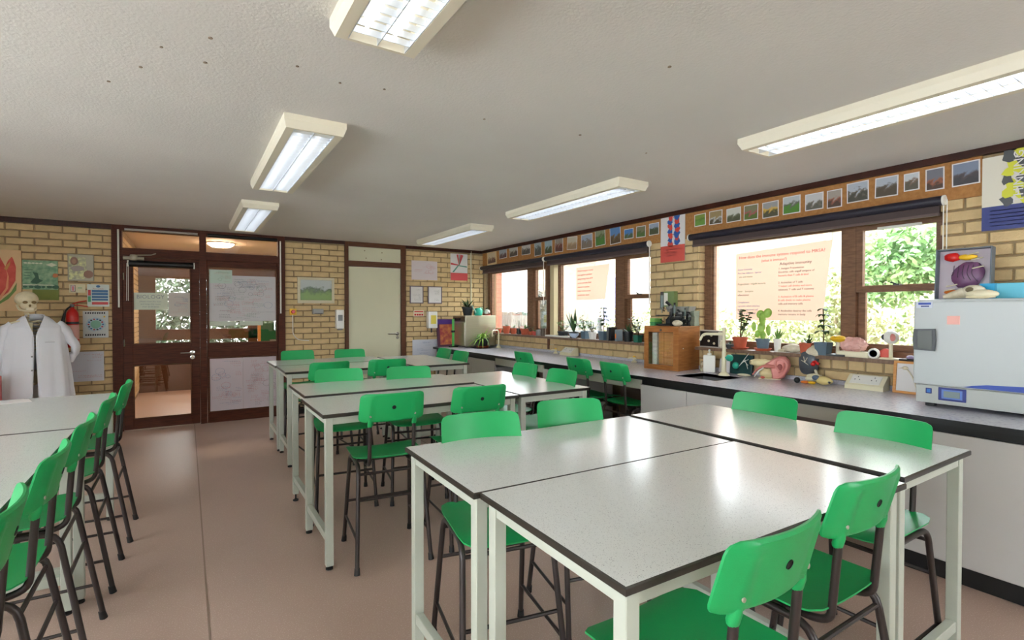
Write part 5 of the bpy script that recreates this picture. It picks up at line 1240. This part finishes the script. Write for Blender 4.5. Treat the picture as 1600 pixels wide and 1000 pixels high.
PCOL = [((206,190,160),(120,80,60),(90,60,50)),((150,160,170),(120,110,110),(90,60,60)),((170,170,160),(110,96,84),(70,60,50)),((180,176,170),(100,96,90),(70,66,60)),((150,160,164),(90,96,90),(70,72,66)),((150,170,180),(80,90,60),(60,70,40)),((140,130,120),(120,60,44),(84,44,36)),
 ((190,180,160),(176,150,120),(150,124,96)),((150,160,176),(120,116,110),(124,108,92)),((130,140,110),(90,100,60),(70,120,50)),((90,130,180),(110,90,60),(90,70,44)),((70,120,180),(90,110,120),(80,96,60)),((120,120,90),(90,100,60),(80,110,50)),((150,160,180),(80,90,70),(80,84,60)),
 ((120,140,60),(90,120,50),(100,140,60)),((150,130,90),(190,190,190),(80,70,50)),((200,200,190),(110,110,90),(80,84,60)),((120,120,90),(170,80,90),(90,110,50)),((150,150,150),(210,170,70),(80,80,60)),((180,186,190),(100,96,90),(80,130,50)),((190,190,190),(120,110,100),(90,90,80)),
 ((160,150,140),(150,90,70),(80,60,50)),((170,176,186),(110,100,90),(70,70,60)),((170,176,186),(96,84,70),(80,70,56)),((190,196,200),(120,96,80),(90,84,70)),((110,110,120),(150,90,60),(70,50,40)),((120,130,150),(80,70,70),(60,56,60))]
for i,((a,b,z0,z1,what,adj),pc) in enumerate(zip(PH,PCOL)):
    rr = random.Random(i*3+1)
    where = 'left of the communication poster' if i < 14 else 'above the near window'
    n_from = ('from the room corner' if i < 7 else '')
    ordn = ['first','second','third','fourth','fifth','sixth','seventh'][i] if i < 7 else ''
    lab = ('%s photo of %s, %s from the corner on the frieze'%(adj or 'framed',what,ordn)) if i < 7 else ('%s frieze photo of %s, %s'%(adj or 'plain',what,where))
    t = thing('photograph', lab.strip(), 'photograph', (W-.019,(a+b)/2,(z0+z1)/2), rot=((rr.uniform(-.06,.06) if i<14 else rr.uniform(-.02,.02)),0,0), group='photographs pinned along the cork frieze')
    hy,hz = (b-a)/2*.97,(z1-z0)/2*.97
    if i == 0: hy *= .9
    BX((-.0025,-hy,-hz),(-.0005,hy,hz)).build('white_border', M['paper'] if i else mat('cream_paper',(216,190,140),.6), t)
    e = .007 if i else .03
    BX((-.0035,-hy+e,-hz+e),(-.0025,hy-e,hz-e)).build('print', picture_mat('photo_%d'%i,*pc,scale=rr.uniform(18,45),split=.42+.04*(i%5),contrast=rr.uniform(.3,.7)), t)
# frieze posters
def wall_sheet(name, y0, y1, z0, z1, m, label, cat='poster', x=W-.021):
    t = thing(name, label, cat, (x,(y0+y1)/2,(z0+z1)/2)); hy,hz=(y1-y0)/2,(z1-z0)/2
    BX((-.003,-hy,-hz),(0,hy,hz)).build('sheet', m, t); return t
def rflat(parent, poly, m, x=-.0038, name='printed_shape'):
    return MB().add([(x,-u,v) for u,v in poly],[tuple(range(len(poly)))]).build(name, m, parent)
t = wall_sheet('communication_poster', 3.255, 3.55, 1.84, 2.30, M['paper'], 'white poster with red and blue figures reading sideways communication, red base')
rflat(t, [(-.1475,-.23),(.1475,-.23),(.1475,-.07),(-.1475,-.07)], mat('base_red',(206,84,72),.6))
RB = [mat('poster_red',(206,70,56),.6), mat('poster_blue',(44,88,160),.6)]
rr = random.Random(4)
for k in range(7):
    z = -.05+.042*k
    rflat(t, blob_poly(-.028+.008*rr.random(),z,.034,9,.7,.9,1.0,k), RB[k%2], -.0038-.0002*k); rflat(t, blob_poly(.052,z+.01,.036,9,.7,.9,1.1,k+20), RB[(k+1)%2], -.0038-.0002*k)
letter(t,'COMMUNICATION',.034,(-.0062,-.022,-.055),M['paper'],rot=(0,-PI/2,0))
for k in range(3): rflat(t, [(-.10,-.11-.03*k),(.08-.02*k,-.11-.03*k),(.08-.02*k,-.104-.03*k),(-.10,-.104-.03*k)], mat('pale_red',(230,150,140),.6))
t = wall_sheet('thinking_poster', .62, 1.093, 1.83, 2.262, mat('poster_cream',(214,208,192),.6), 'white poster with yellow figures reading sideways thinking, blue base')
rflat(t, [(-.236,-.216),(.236,-.216),(.236,-.076),(-.236,-.076)], M['navy'])
YL = mat('poster_yellow',(204,204,56),.6)
for k in range(7):
    z = -.05+.042*k
    rflat(t, blob_poly(-.125+.02*((k*7)%3)*.5,z,.036,9,.8,.8,1.0,k+40), YL if k%3 else M['dark_grey'], -.004-.0002*k); rflat(t, blob_poly(-.03,z+.01,.05,9,.7,1.1,.9,k+60), M['dark_grey'] if k%2 else YL, -.0038-.0001*k)
letter(t,'THINKING',.062,(-.0062,.056,-.07),M['paper'],rot=(0,-PI/2,0))
for k in range(5): rflat(t, [(-.20,-.10-.022*k),(.2,-.10-.022*k),(.2,-.105-.022*k),(-.20,-.105-.022*k)], mat('pale_navy',(120,130,190),.6))
# handwritten paper on the near window, lit from behind
def sheer(name, rgb):
    m = bpy.data.materials.new(name); m.use_nodes = True; N = m.node_tree.nodes; L = m.node_tree.links; N.clear()
    o = N.new('ShaderNodeOutputMaterial'); d = N.new('ShaderNodeBsdfDiffuse'); tl = N.new('ShaderNodeBsdfTranslucent'); mx = N.new('ShaderNodeMixShader')
    d.inputs[0].default_value = lin(rgb); tl.inputs[0].default_value = lin(rgb); mx.inputs[0].default_value = .42
    L.new(d.outputs[0], mx.inputs[1]); L.new(tl.outputs[0], mx.inputs[2]); L.new(mx.outputs[0], o.inputs[0]); return m
SH = sheer('sugar_paper', (216,180,160))
wx = WX+.032
def win_paper(y0, y1, ztl, ztr, zb, label):
    t = thing('window_poster', label, 'poster', (wx,(y0+y1)/2,(ztl+zb)/2)); hy=(y1-y0)/2; zc=(ztl+zb)/2
    MB().add([(0,hy,ztl-zc),(0,-hy,ztr-zc),(0,-hy+.07,zb-zc),(0,hy,zb-zc)],[(0,1,2,3)]).build('paper_sheet', SH, t)
    return t, hy, zc
t, hy, zc = win_paper(1.99, 2.80, 1.865, 1.90, 1.28, 'handwritten sugar paper poster on the near window, headed MRSA')
def wl_(s, size, u, z, m): letter(t, s, size, (-.002, hy-u, z-zc), M[m], rot=(PI/2+.0,0,-PI/2))
wl_('How does the immune system respond to MRSA?', .036, .03, 1.815, 'ink_red'); wl_('(what is immune?)', .03, .24, 1.775, 'ink_red')
wl_('Adaptive immunity', .034, .40, 1.735, 'ink_black')
for i,(s,m) in enumerate((('1. Antigen Presentation','ink_black'),('Dendritic cells engulf antigens of','ink_black'),('bacteria then T cells & bind',"ink_red"),('',''),('2. Activation of T cells','ink_black'),('T helper cell divides and more',"ink_red"),('cytotoxic T cells and T memory','ink_black'),('',''),('3. Activation of B cells & plasma',"ink_red"),('B cells divide to make plasma',"ink_red"),('cells and memory cells','ink_black'),('',''),('4. Antibodies destroy the cells','ink_black'),('memory remains in body','ink_black'))):
    if s: wl_(s, .022, .39, 1.70-.029*i, m)
for i,(s,m) in enumerate((('Innate immunity','ink_blue'),('First line defence - barrier','ink_blue'),('  skin and mucus','ink_green'),('',''),('Phagocytosis - engulfs bacteria','ink_green'),('',''),('Fever    lysozyme','ink_green'),('inflammation','ink_black'),('',''),('Complement','ink_blue'),('a protein which attaches','ink_blue'),('itself to a bacterial cell','ink_blue'),('before it is engulfed','ink_blue'))):
    if s: wl_(s, .021, .02, 1.715-.032*i, m)
t, hy, zc = win_paper(4.42, 5.02, 1.90, 1.91, 1.50, 'smaller handwritten sugar paper poster on the middle window')
for i in range(7): wl_(('Active transport moves','ions against a gradient','using energy from ATP','carrier proteins bind','osmosis is passive','water moves across','membranes down')[i], .03, .03, 1.85-.05*i, 'ink_red')

# ------------------------------------------------------------------ skeleton wearing the coat
SKX, SKY = -1.285, 6.62
t = thing('skeleton', 'anatomical teaching skeleton with pale skull left of the door, inside the coat', 'skeleton', (SKX,SKY,0), .42)
def sk(v):
    x,y,z = v; 
    if z < -.2: x *= 1+.35*(z+.2); y = y*(1+.25*(z+.2))
    if y > .3: z *= 1.0
    return Vector((x,y,z))
MB().ball((0,.02,1.468),(.086,.098,.080),22,14,fn=sk).build('cranium', M['bone'], t)
j = MB(); j.ball((0,-.038,1.412),(.060,.048,.050),14,10); j.build('face_bone', M['bone'], t)
j = MB(); j.tube([(-.066,.03,1.415),(-.060,-.01,1.372),(-.026,-.068,1.358),(.026,-.068,1.358),(.060,-.01,1.372),(.066,.03,1.415)],[.010,.012,.013,.013,.012,.010],8,fillet=.02); j.build('mandible', M['bone'], t)
DK = mat('socket_dark',(140,116,74),.9)
for s in (-1,1): MB().ball((s*.031,-.074,1.440),(.019,.014,.014)).build('eye_socket', DK, t)
MB().ball((0,-.084,1.408),(.010,.008,.013)).build('nose_cavity', DK, t)
th_ = MB()
for k in range(8): th_.box((-.026+.0066*k,-.090,1.376),(-.0205+.0066*k,-.076,1.388)); th_.box((-.026+.0066*k,-.086,1.364),(-.0205+.0066*k,-.074,1.375))
th_.build('teeth', mat('teeth',(240,232,206),.3), t)
for k in range(7): MB().lathe([(.014,0),(.02,.004),(.02,.011),(.014,.015)],(0,.02,1.345-.017*(k+1)),10).build('neck_vertebra', M['bone'], t)
sp = MB()
for k in range(22): sp.lathe([(.016,0),(.022,.005),(.022,.013),(.016,.018)],(0,.03+.012*math.sin(k/7),1.235-.023*k),10)
sp.build('spine', M['bone'], t)
MB().box((-.018,-.085,1.07),(.018,-.070,1.25),0,.005).build('sternum', M['bone'], t)
for k in range(9):
    z = 1.26-.03*k; w = .07+.055*math.sin(PI*(k+1)/11); r = MB()
    for s in (-1,1): r.tube([(s*.015,.03,z),(s*w,.02,z-.01),(s*w*.95,-.04,z-.035),(s*.02,-.07,z-.03)],.0055,6,fillet=.04)
    r.build('rib_pair', M['bone'], t)
for s in (-1,1): MB().tube([(s*.02,-.075,1.255),(s*.07,-.055,1.265),(s*.12,-.01,1.245)],.008,8,fillet=.03).build('collar_bone', M['bone'], t)
pl = MB(); pl.ball((-.06,.02,.72),(.06,.03,.07),12,8); pl.ball((.06,.02,.72),(.06,.03,.07),12,8); pl.tube([(-.05,-.01,.66),(0,-.03,.65),(.05,-.01,.66)],.012,8); pl.build('pelvis', M['bone'], t)
for s in (-1,1):
    lg = MB().tube([(s*.09,.02,.70),(s*.085,.0,.38)],[.016,.014],10).build('thigh_bone', M['bone'], t); MB().tube([(s*.085,0,.37),(s*.08,.02,.10)],[.015,.010],10).build('shin_bone', M['bone'], t)
    MB().tube([(s*.08,.03,.09),(s*.08,-.03,.08),(s*.085,-.10,.065)],[.02,.02,.012],8).build('foot_bones', M['bone'], t)
st = MB(); st.tube([(0,.07,.03),(0,.07,.74)],.012,10); 
for a in range(5): st.tube([(0,.07,.05),(.24*math.cos(a*1.257),.07+.24*math.sin(a*1.257),.03)],.012,8); st.ball((.24*math.cos(a*1.257),.07+.24*math.sin(a*1.257),.02),.02,8,6)
st.build('rolling_stand', M['chrome'], t)
# lab coat as a closed cloth shell around the ribcage, open at front
def coat():
    t = thing('lab_coat', 'white lab coat draped open over the teaching skeleton', 'coat', (SKX+.055,SKY,0), .16)
    nz, na = 40, 64; vs = []; fs = []
    zt, zb = 1.315, .42
    def wd(f): return (.068+.142*(f/.07)**.6) if f < .07 else .210+.01*min(1,(f-.07)/.2)+.09*max(0,f-.25)
    def dp(f): return .055+.075*min(1,f/.12)+.06*f
    def gp(f): return math.asin(min(.9,.064*max(0,1-f/.215)/wd(f)))+.03+.10*max(0,f-.40)
    def cp_(f, a, off=0.0):
        fold = 1+(.035*math.sin(a*9+1.2)+.02*math.sin(a*17+f*3))*min(1,f*1.6)
        x = wd(f)*fold*math.cos(a); y = (dp(f)+off)*fold*math.sin(a)
        return (x, y, zt-(zt-zb)*f-.055*abs(math.cos(a))**2*max(0,1-f*4)*min(1,f/.03))
    for i in range(nz+1):
        f = (i/nz)**1.35
        for k in range(na+1): vs.append(cp_(f, -PI/2+gp(f)+(2*PI-2*gp(f))*k/na))
    for i in range(nz):
        for k in range(na): q=i*(na+1)+k; fs.append((q,q+na+1,q+na+2,q+1))
    me = MB(); me.add(vs,fs,0,True); b = me.build('coat_body', M['cloth'], t)
    mod = b.modifiers.new('thick','SOLIDIFY'); mod.thickness = .004
    for s in (-1,1):
        m = MB()
        P = [(s*.15,.0,1.225),(s*.205,.0,1.17),(s*.24,.0,1.06),(s*.255,-.01,.94),(s*.26,-.03,.82),(s*.26,-.05,.71)] if s < 0 else [(s*.15,.0,1.23),(s*.205,.0,1.18),(s*.25,.01,1.09),(s*.295,.02,1.01),(s*.29,.06,.94),(s*.25,.09,.86)]
        R = [.060,.072,.066,.060,.058,.060] if s < 0 else [.058,.064,.056,.048,.042,.036]
        vs=[];fs=[];seg=22
        PP=[Vector(p) for p in P]; 
        for i in range(26):
            u=i/25*(len(P)-1); k=min(int(u),len(P)-2); fr=u-k; c=PP[k].lerp(PP[k+1],fr); r=R[k]*(1-fr)+R[k+1]*fr
            tg=(PP[k+1]-PP[k]).normalized(); e1=tg.cross(Vector((0,1,0))).normalized(); e2=tg.cross(e1)
            for q in range(seg):
                a=2*PI*q/seg; rr_=r*(1+.05*math.sin(3*a+i*.5)+.05*math.sin(i*1.1+a)); vs.append(c+e1*rr_*math.cos(a)*.8+e2*rr_*math.sin(a))
        for i in range(25):
            for q in range(seg): fs.append((i*seg+q,i*seg+(q+1)%seg,(i+1)*seg+(q+1)%seg,(i+1)*seg+q))
        fs.append(tuple(range(seg)))
        m.add(vs,fs,0,True); o = m.build('sleeve', M['cloth'], t)
        # collar and lapel
        c = MB(); vs = []
        for k in range(11):
            f = .004+.21*k/10; g = gp(f); wv = (.045 if k < 4 else .05*(1-(k-4)/6.5))*(.7 if k == 4 else 1)/wd(f)+.03
            for a in (g-.01, g+wv): vs.append(cp_(f, -PI/2+s*a, .014))
        c.add(vs, [(2*k,2*k+1,2*k+3,2*k+2)[::s] for k in range(10)], 0, False)
        l = c.build('lapel', M['cloth'], t); q = l.modifiers.new('thick','SOLIDIFY'); q.thickness=.004
    cb = MB(); cb.tube([(-.064,-.01,1.312),(-.058,.035,1.318),(0,.058,1.322),(.058,.035,1.318),(.064,-.01,1.312)],.010,8,fillet=.02); cb.build('collar', M['cloth'], t)
    BX((.07,-.160,1.06),(.14,-.150,1.064)).build('pocket_trim', mat('seam_grey',(170,170,178),.8), t)
    for z in (.93,.80,.67): MB().lathe([(.008,0),(.008,.003)],T=Matrix.Translation((-.022,-.155,z))@Matrix.Rotation(PI/2,4,'X'),seg=10).build('button', M['mid_grey'], t)
    return t
coat()
# sheet and red thing at the left end
t = thing('loose_papers', 'white papers lying on the far left table at the picture edge', 'paper', (-.90,4.10,TH), .3)
for k in range(3): BX((-.10+.01*k,-.07,.0005+.0012*k),(.11-.01*k,.07+.004*k,.0015+.0012*k)).build('paper_sheet', M['paper'], t)
t = thing('red_box', 'red box behind the left table at the picture edge', 'box', (-1.50,6.25,0))
BX((-.10,-.06,0),(.10,.06,.78),0,.006).build('box_body', M['red'], t); BX((-.07,-.062,.66),(.05,-.06,.74)).build('white_label', M['paper'], t)

# ------------------------------------------------------------------ outside
BX((W+.33,-12,-.3),(24,24,-.1)).build('ground', mat('garden_paving',(176,160,140),.9,var=.1,scale=3), kind='structure')
BX((-8,10.6,-.3),(W+.3,24,-.1)).build('ground', mat('lawn',(92,120,60),.9,var=.2,scale=6), kind='structure')
def brickmat(name, a, b, mortar):
    m = bpy.data.materials.new(name); m.use_nodes = True; N = m.node_tree.nodes; L = m.node_tree.links
    br = N.new('ShaderNodeTexBrick'); tc = N.new('ShaderNodeTexCoord'); mp = N.new('ShaderNodeMapping'); mp.inputs['Rotation'].default_value = (PI/2,0,PI/2)
    L.new(tc.outputs['Object'], mp.inputs[0]); L.new(mp.outputs[0], br.inputs[0]); br.inputs['Scale'].default_value = 1
    br.inputs['Brick Width'].default_value = .225; br.inputs['Row Height'].default_value = .075; br.inputs['Mortar Size'].default_value = .008
    br.inputs['Color1'].default_value = lin(a); br.inputs['Color2'].default_value = lin(b); br.inputs['Mortar'].default_value = lin(mortar)
    L.new(br.outputs[0], N['Principled BSDF'].inputs['Base Color']); N['Principled BSDF'].inputs['Roughness'].default_value = .9; return m
OB = brickmat('outer_brick',(168,118,98),(184,134,112),(176,158,140))
t = thing('neighbour_building', 'pinkish brick building seen washed out through the windows', 'building', (9.2,0,0))
BX((0,-6,-.3),(.3,13.6,3.0)).build('brick_wall', OB, t); BX((-.35,-6.3,3.0),(.6,13.9,3.15)).build('eaves', M['white'], t)
for y in (9.6,):
    f = MB(); frame_rect(f, y-.5, y+.5, 1.0, 2.3, .07, -.03, .02); f = f.build('window_frame', M['white'], t); BX((-.012,y-.43,1.07),(-.008,y+.43,2.23)).build('pane', mat('dusk_pane',(96,92,130),.1), f)
MB().tube([(-.06,4.45,-.2),(-.06,4.45,3.0)],.04,10).build('drain_pipe', M['white'], t)
t = thing('garden_wall', 'white rendered outbuilding wall beyond the far window', 'wall', (10.5,18.6,0)); BX((0,-4.4,-.3),(.3,6,3.2)).build('rendered_wall', mat('white_render',(226,222,214),.9), t); BX((-.1,-4.5,3.2),(.4,6.1,3.3)).build('coping', M['white'], t)
t = thing('picket_fence', 'weathered grey paling fence outside the far window', 'fence', (8.3,12.0,0))
rr = random.Random(2)
for k in range(64):
    y = k*.115; h = 1.33+.03*rr.random(); BX((0,y,-.1),(.02,y+.085,h),0,.003).build('paling', mat('grey_paling',(104,94,86),.85,var=.15,scale=6,per_object=.12), t)
for z in (.4,1.05): BX((.02,0,z),(.06,7.4,z+.07)).build('fence_rail', MATS['grey_paling'], t)
def leaf_cloud(name, label, cat, boxes, n, m, size, seed, trunk=None):
    rr = random.Random(seed); t = thing(name, label, cat, (boxes[0][0][0],boxes[0][0][1],0)); o = Vector(t.location); f = MB()
    for k in range(n):
        (c,r) = boxes[rr.randrange(len(boxes))]; d = Vector((rr.gauss(0,1),rr.gauss(0,1),rr.gauss(0,1))).normalized()*(rr.random()**.33)
        p = Vector((c[0]+d.x*r[0],c[1]+d.y*r[1],c[2]+d.z*r[2]))-o
        a = Vector((rr.gauss(0,1),rr.gauss(0,1),rr.gauss(0,1))).normalized(); b = a.cross(Vector((rr.gauss(0,1),rr.gauss(0,1),rr.gauss(0,1)))).normalized(); s = size*rr.uniform(.6,1.3)
        f.add([p-a*s,p-b*s*.45,p+a*s,p+b*s*.45],[(0,1,2,3)])
    f.build('foliage', m, t, kind='stuff')
    if trunk:
        for q in trunk: MB().tube([Vector(p)-o for p in q],[.035,.02],8).build('trunk', mat('pale_bark',(190,176,156),.8), t)
    return t
HG = mat('hedge_leaf',(110,138,78),.5,rgb2=(190,190,146),scale=3); HG.use_backface_culling=False
hb = []
rr = random.Random(9)
for k in range(26):
    y = -2.2+k*.34; hb.append(((6.3+rr.uniform(-.1,.1),y,.72+rr.uniform(-.05,.08)),(.42,.34,.72)))
leaf_cloud('garden_hedge', 'dense clipped leafy hedge outside the near window', 'hedge', hb, 34000, HG, .035, 1, trunk=[[(6.3,y,-.2),(6.35,y+.1,.9)] for y in (-1.5,-.3,.9,2.1,3.3,4.5,5.7)])
leaf_cloud('garden_bush', 'taller loose bush beside the hedge left of the mullion', 'bush', [((5.75,2.72,1.25),(.2,.3,.6)),((5.75,2.5,1.0),(.2,.3,.5))], 2600, HG, .035, 2, trunk=[[(5.75,2.7,-.2),(5.75,2.72,1.3)]])
leaf_cloud('garden_tree', 'leafy young tree filling the upper sash beside the incubator', 'tree', [((7.3,2.2,2.1),(.5,.7,.6)),((7.3,2.8,1.9),(.4,.5,.5)),((7.3,1.6,2.2),(.5,.5,.6))], 6500, mat('tree_leaf',(96,140,84),.5,rgb2=(160,190,130),scale=3), .05, 3, trunk=[[(7.0,1.9,-.2),(6.95,2.0,2.0)],[(7.05,1.6,-.2),(7.0,1.5,2.3)]])
leaf_cloud('garden_shrub', 'dark spiky conifers behind the paling fence', 'shrub', [((8.9,12.45,1.0),(.13,.13,1.05)),((8.9,12.15,1.0),(.13,.13,1.1)),((8.9,12.8,.9),(.15,.15,.9))], 3000, mat('conifer',(90,100,90),.7), .04, 4)
t = thing('garden_bench', 'grey slatted garden bench outside the middle window', 'bench', (7.6,9.1,0.02))
for k in range(4): BX((0,-.75,.75+.1*k),(.03,.75,.82+.1*k)).build('slat', M['mid_grey'], t)
for y in (-.7,.7): BX((-.05,y-.03,0),(.05,y+.03,1.2)).build('post', M['dark_grey'], t)
BX((-.45,-.75,.42),(.0,.75,.46)).build('seat_board', M['mid_grey'], t)

leaf_cloud('garden_laurel', 'green laurel bushes outside the corridor window', 'bush', [((x,12.6,1.2),(.6,.4,1.3)) for x in (-.6,.3,1.2,2.1,3.0)], 14000, mat('laurel_leaf',(40,62,40),.5,rgb2=(104,124,104),scale=3), .06, 7)
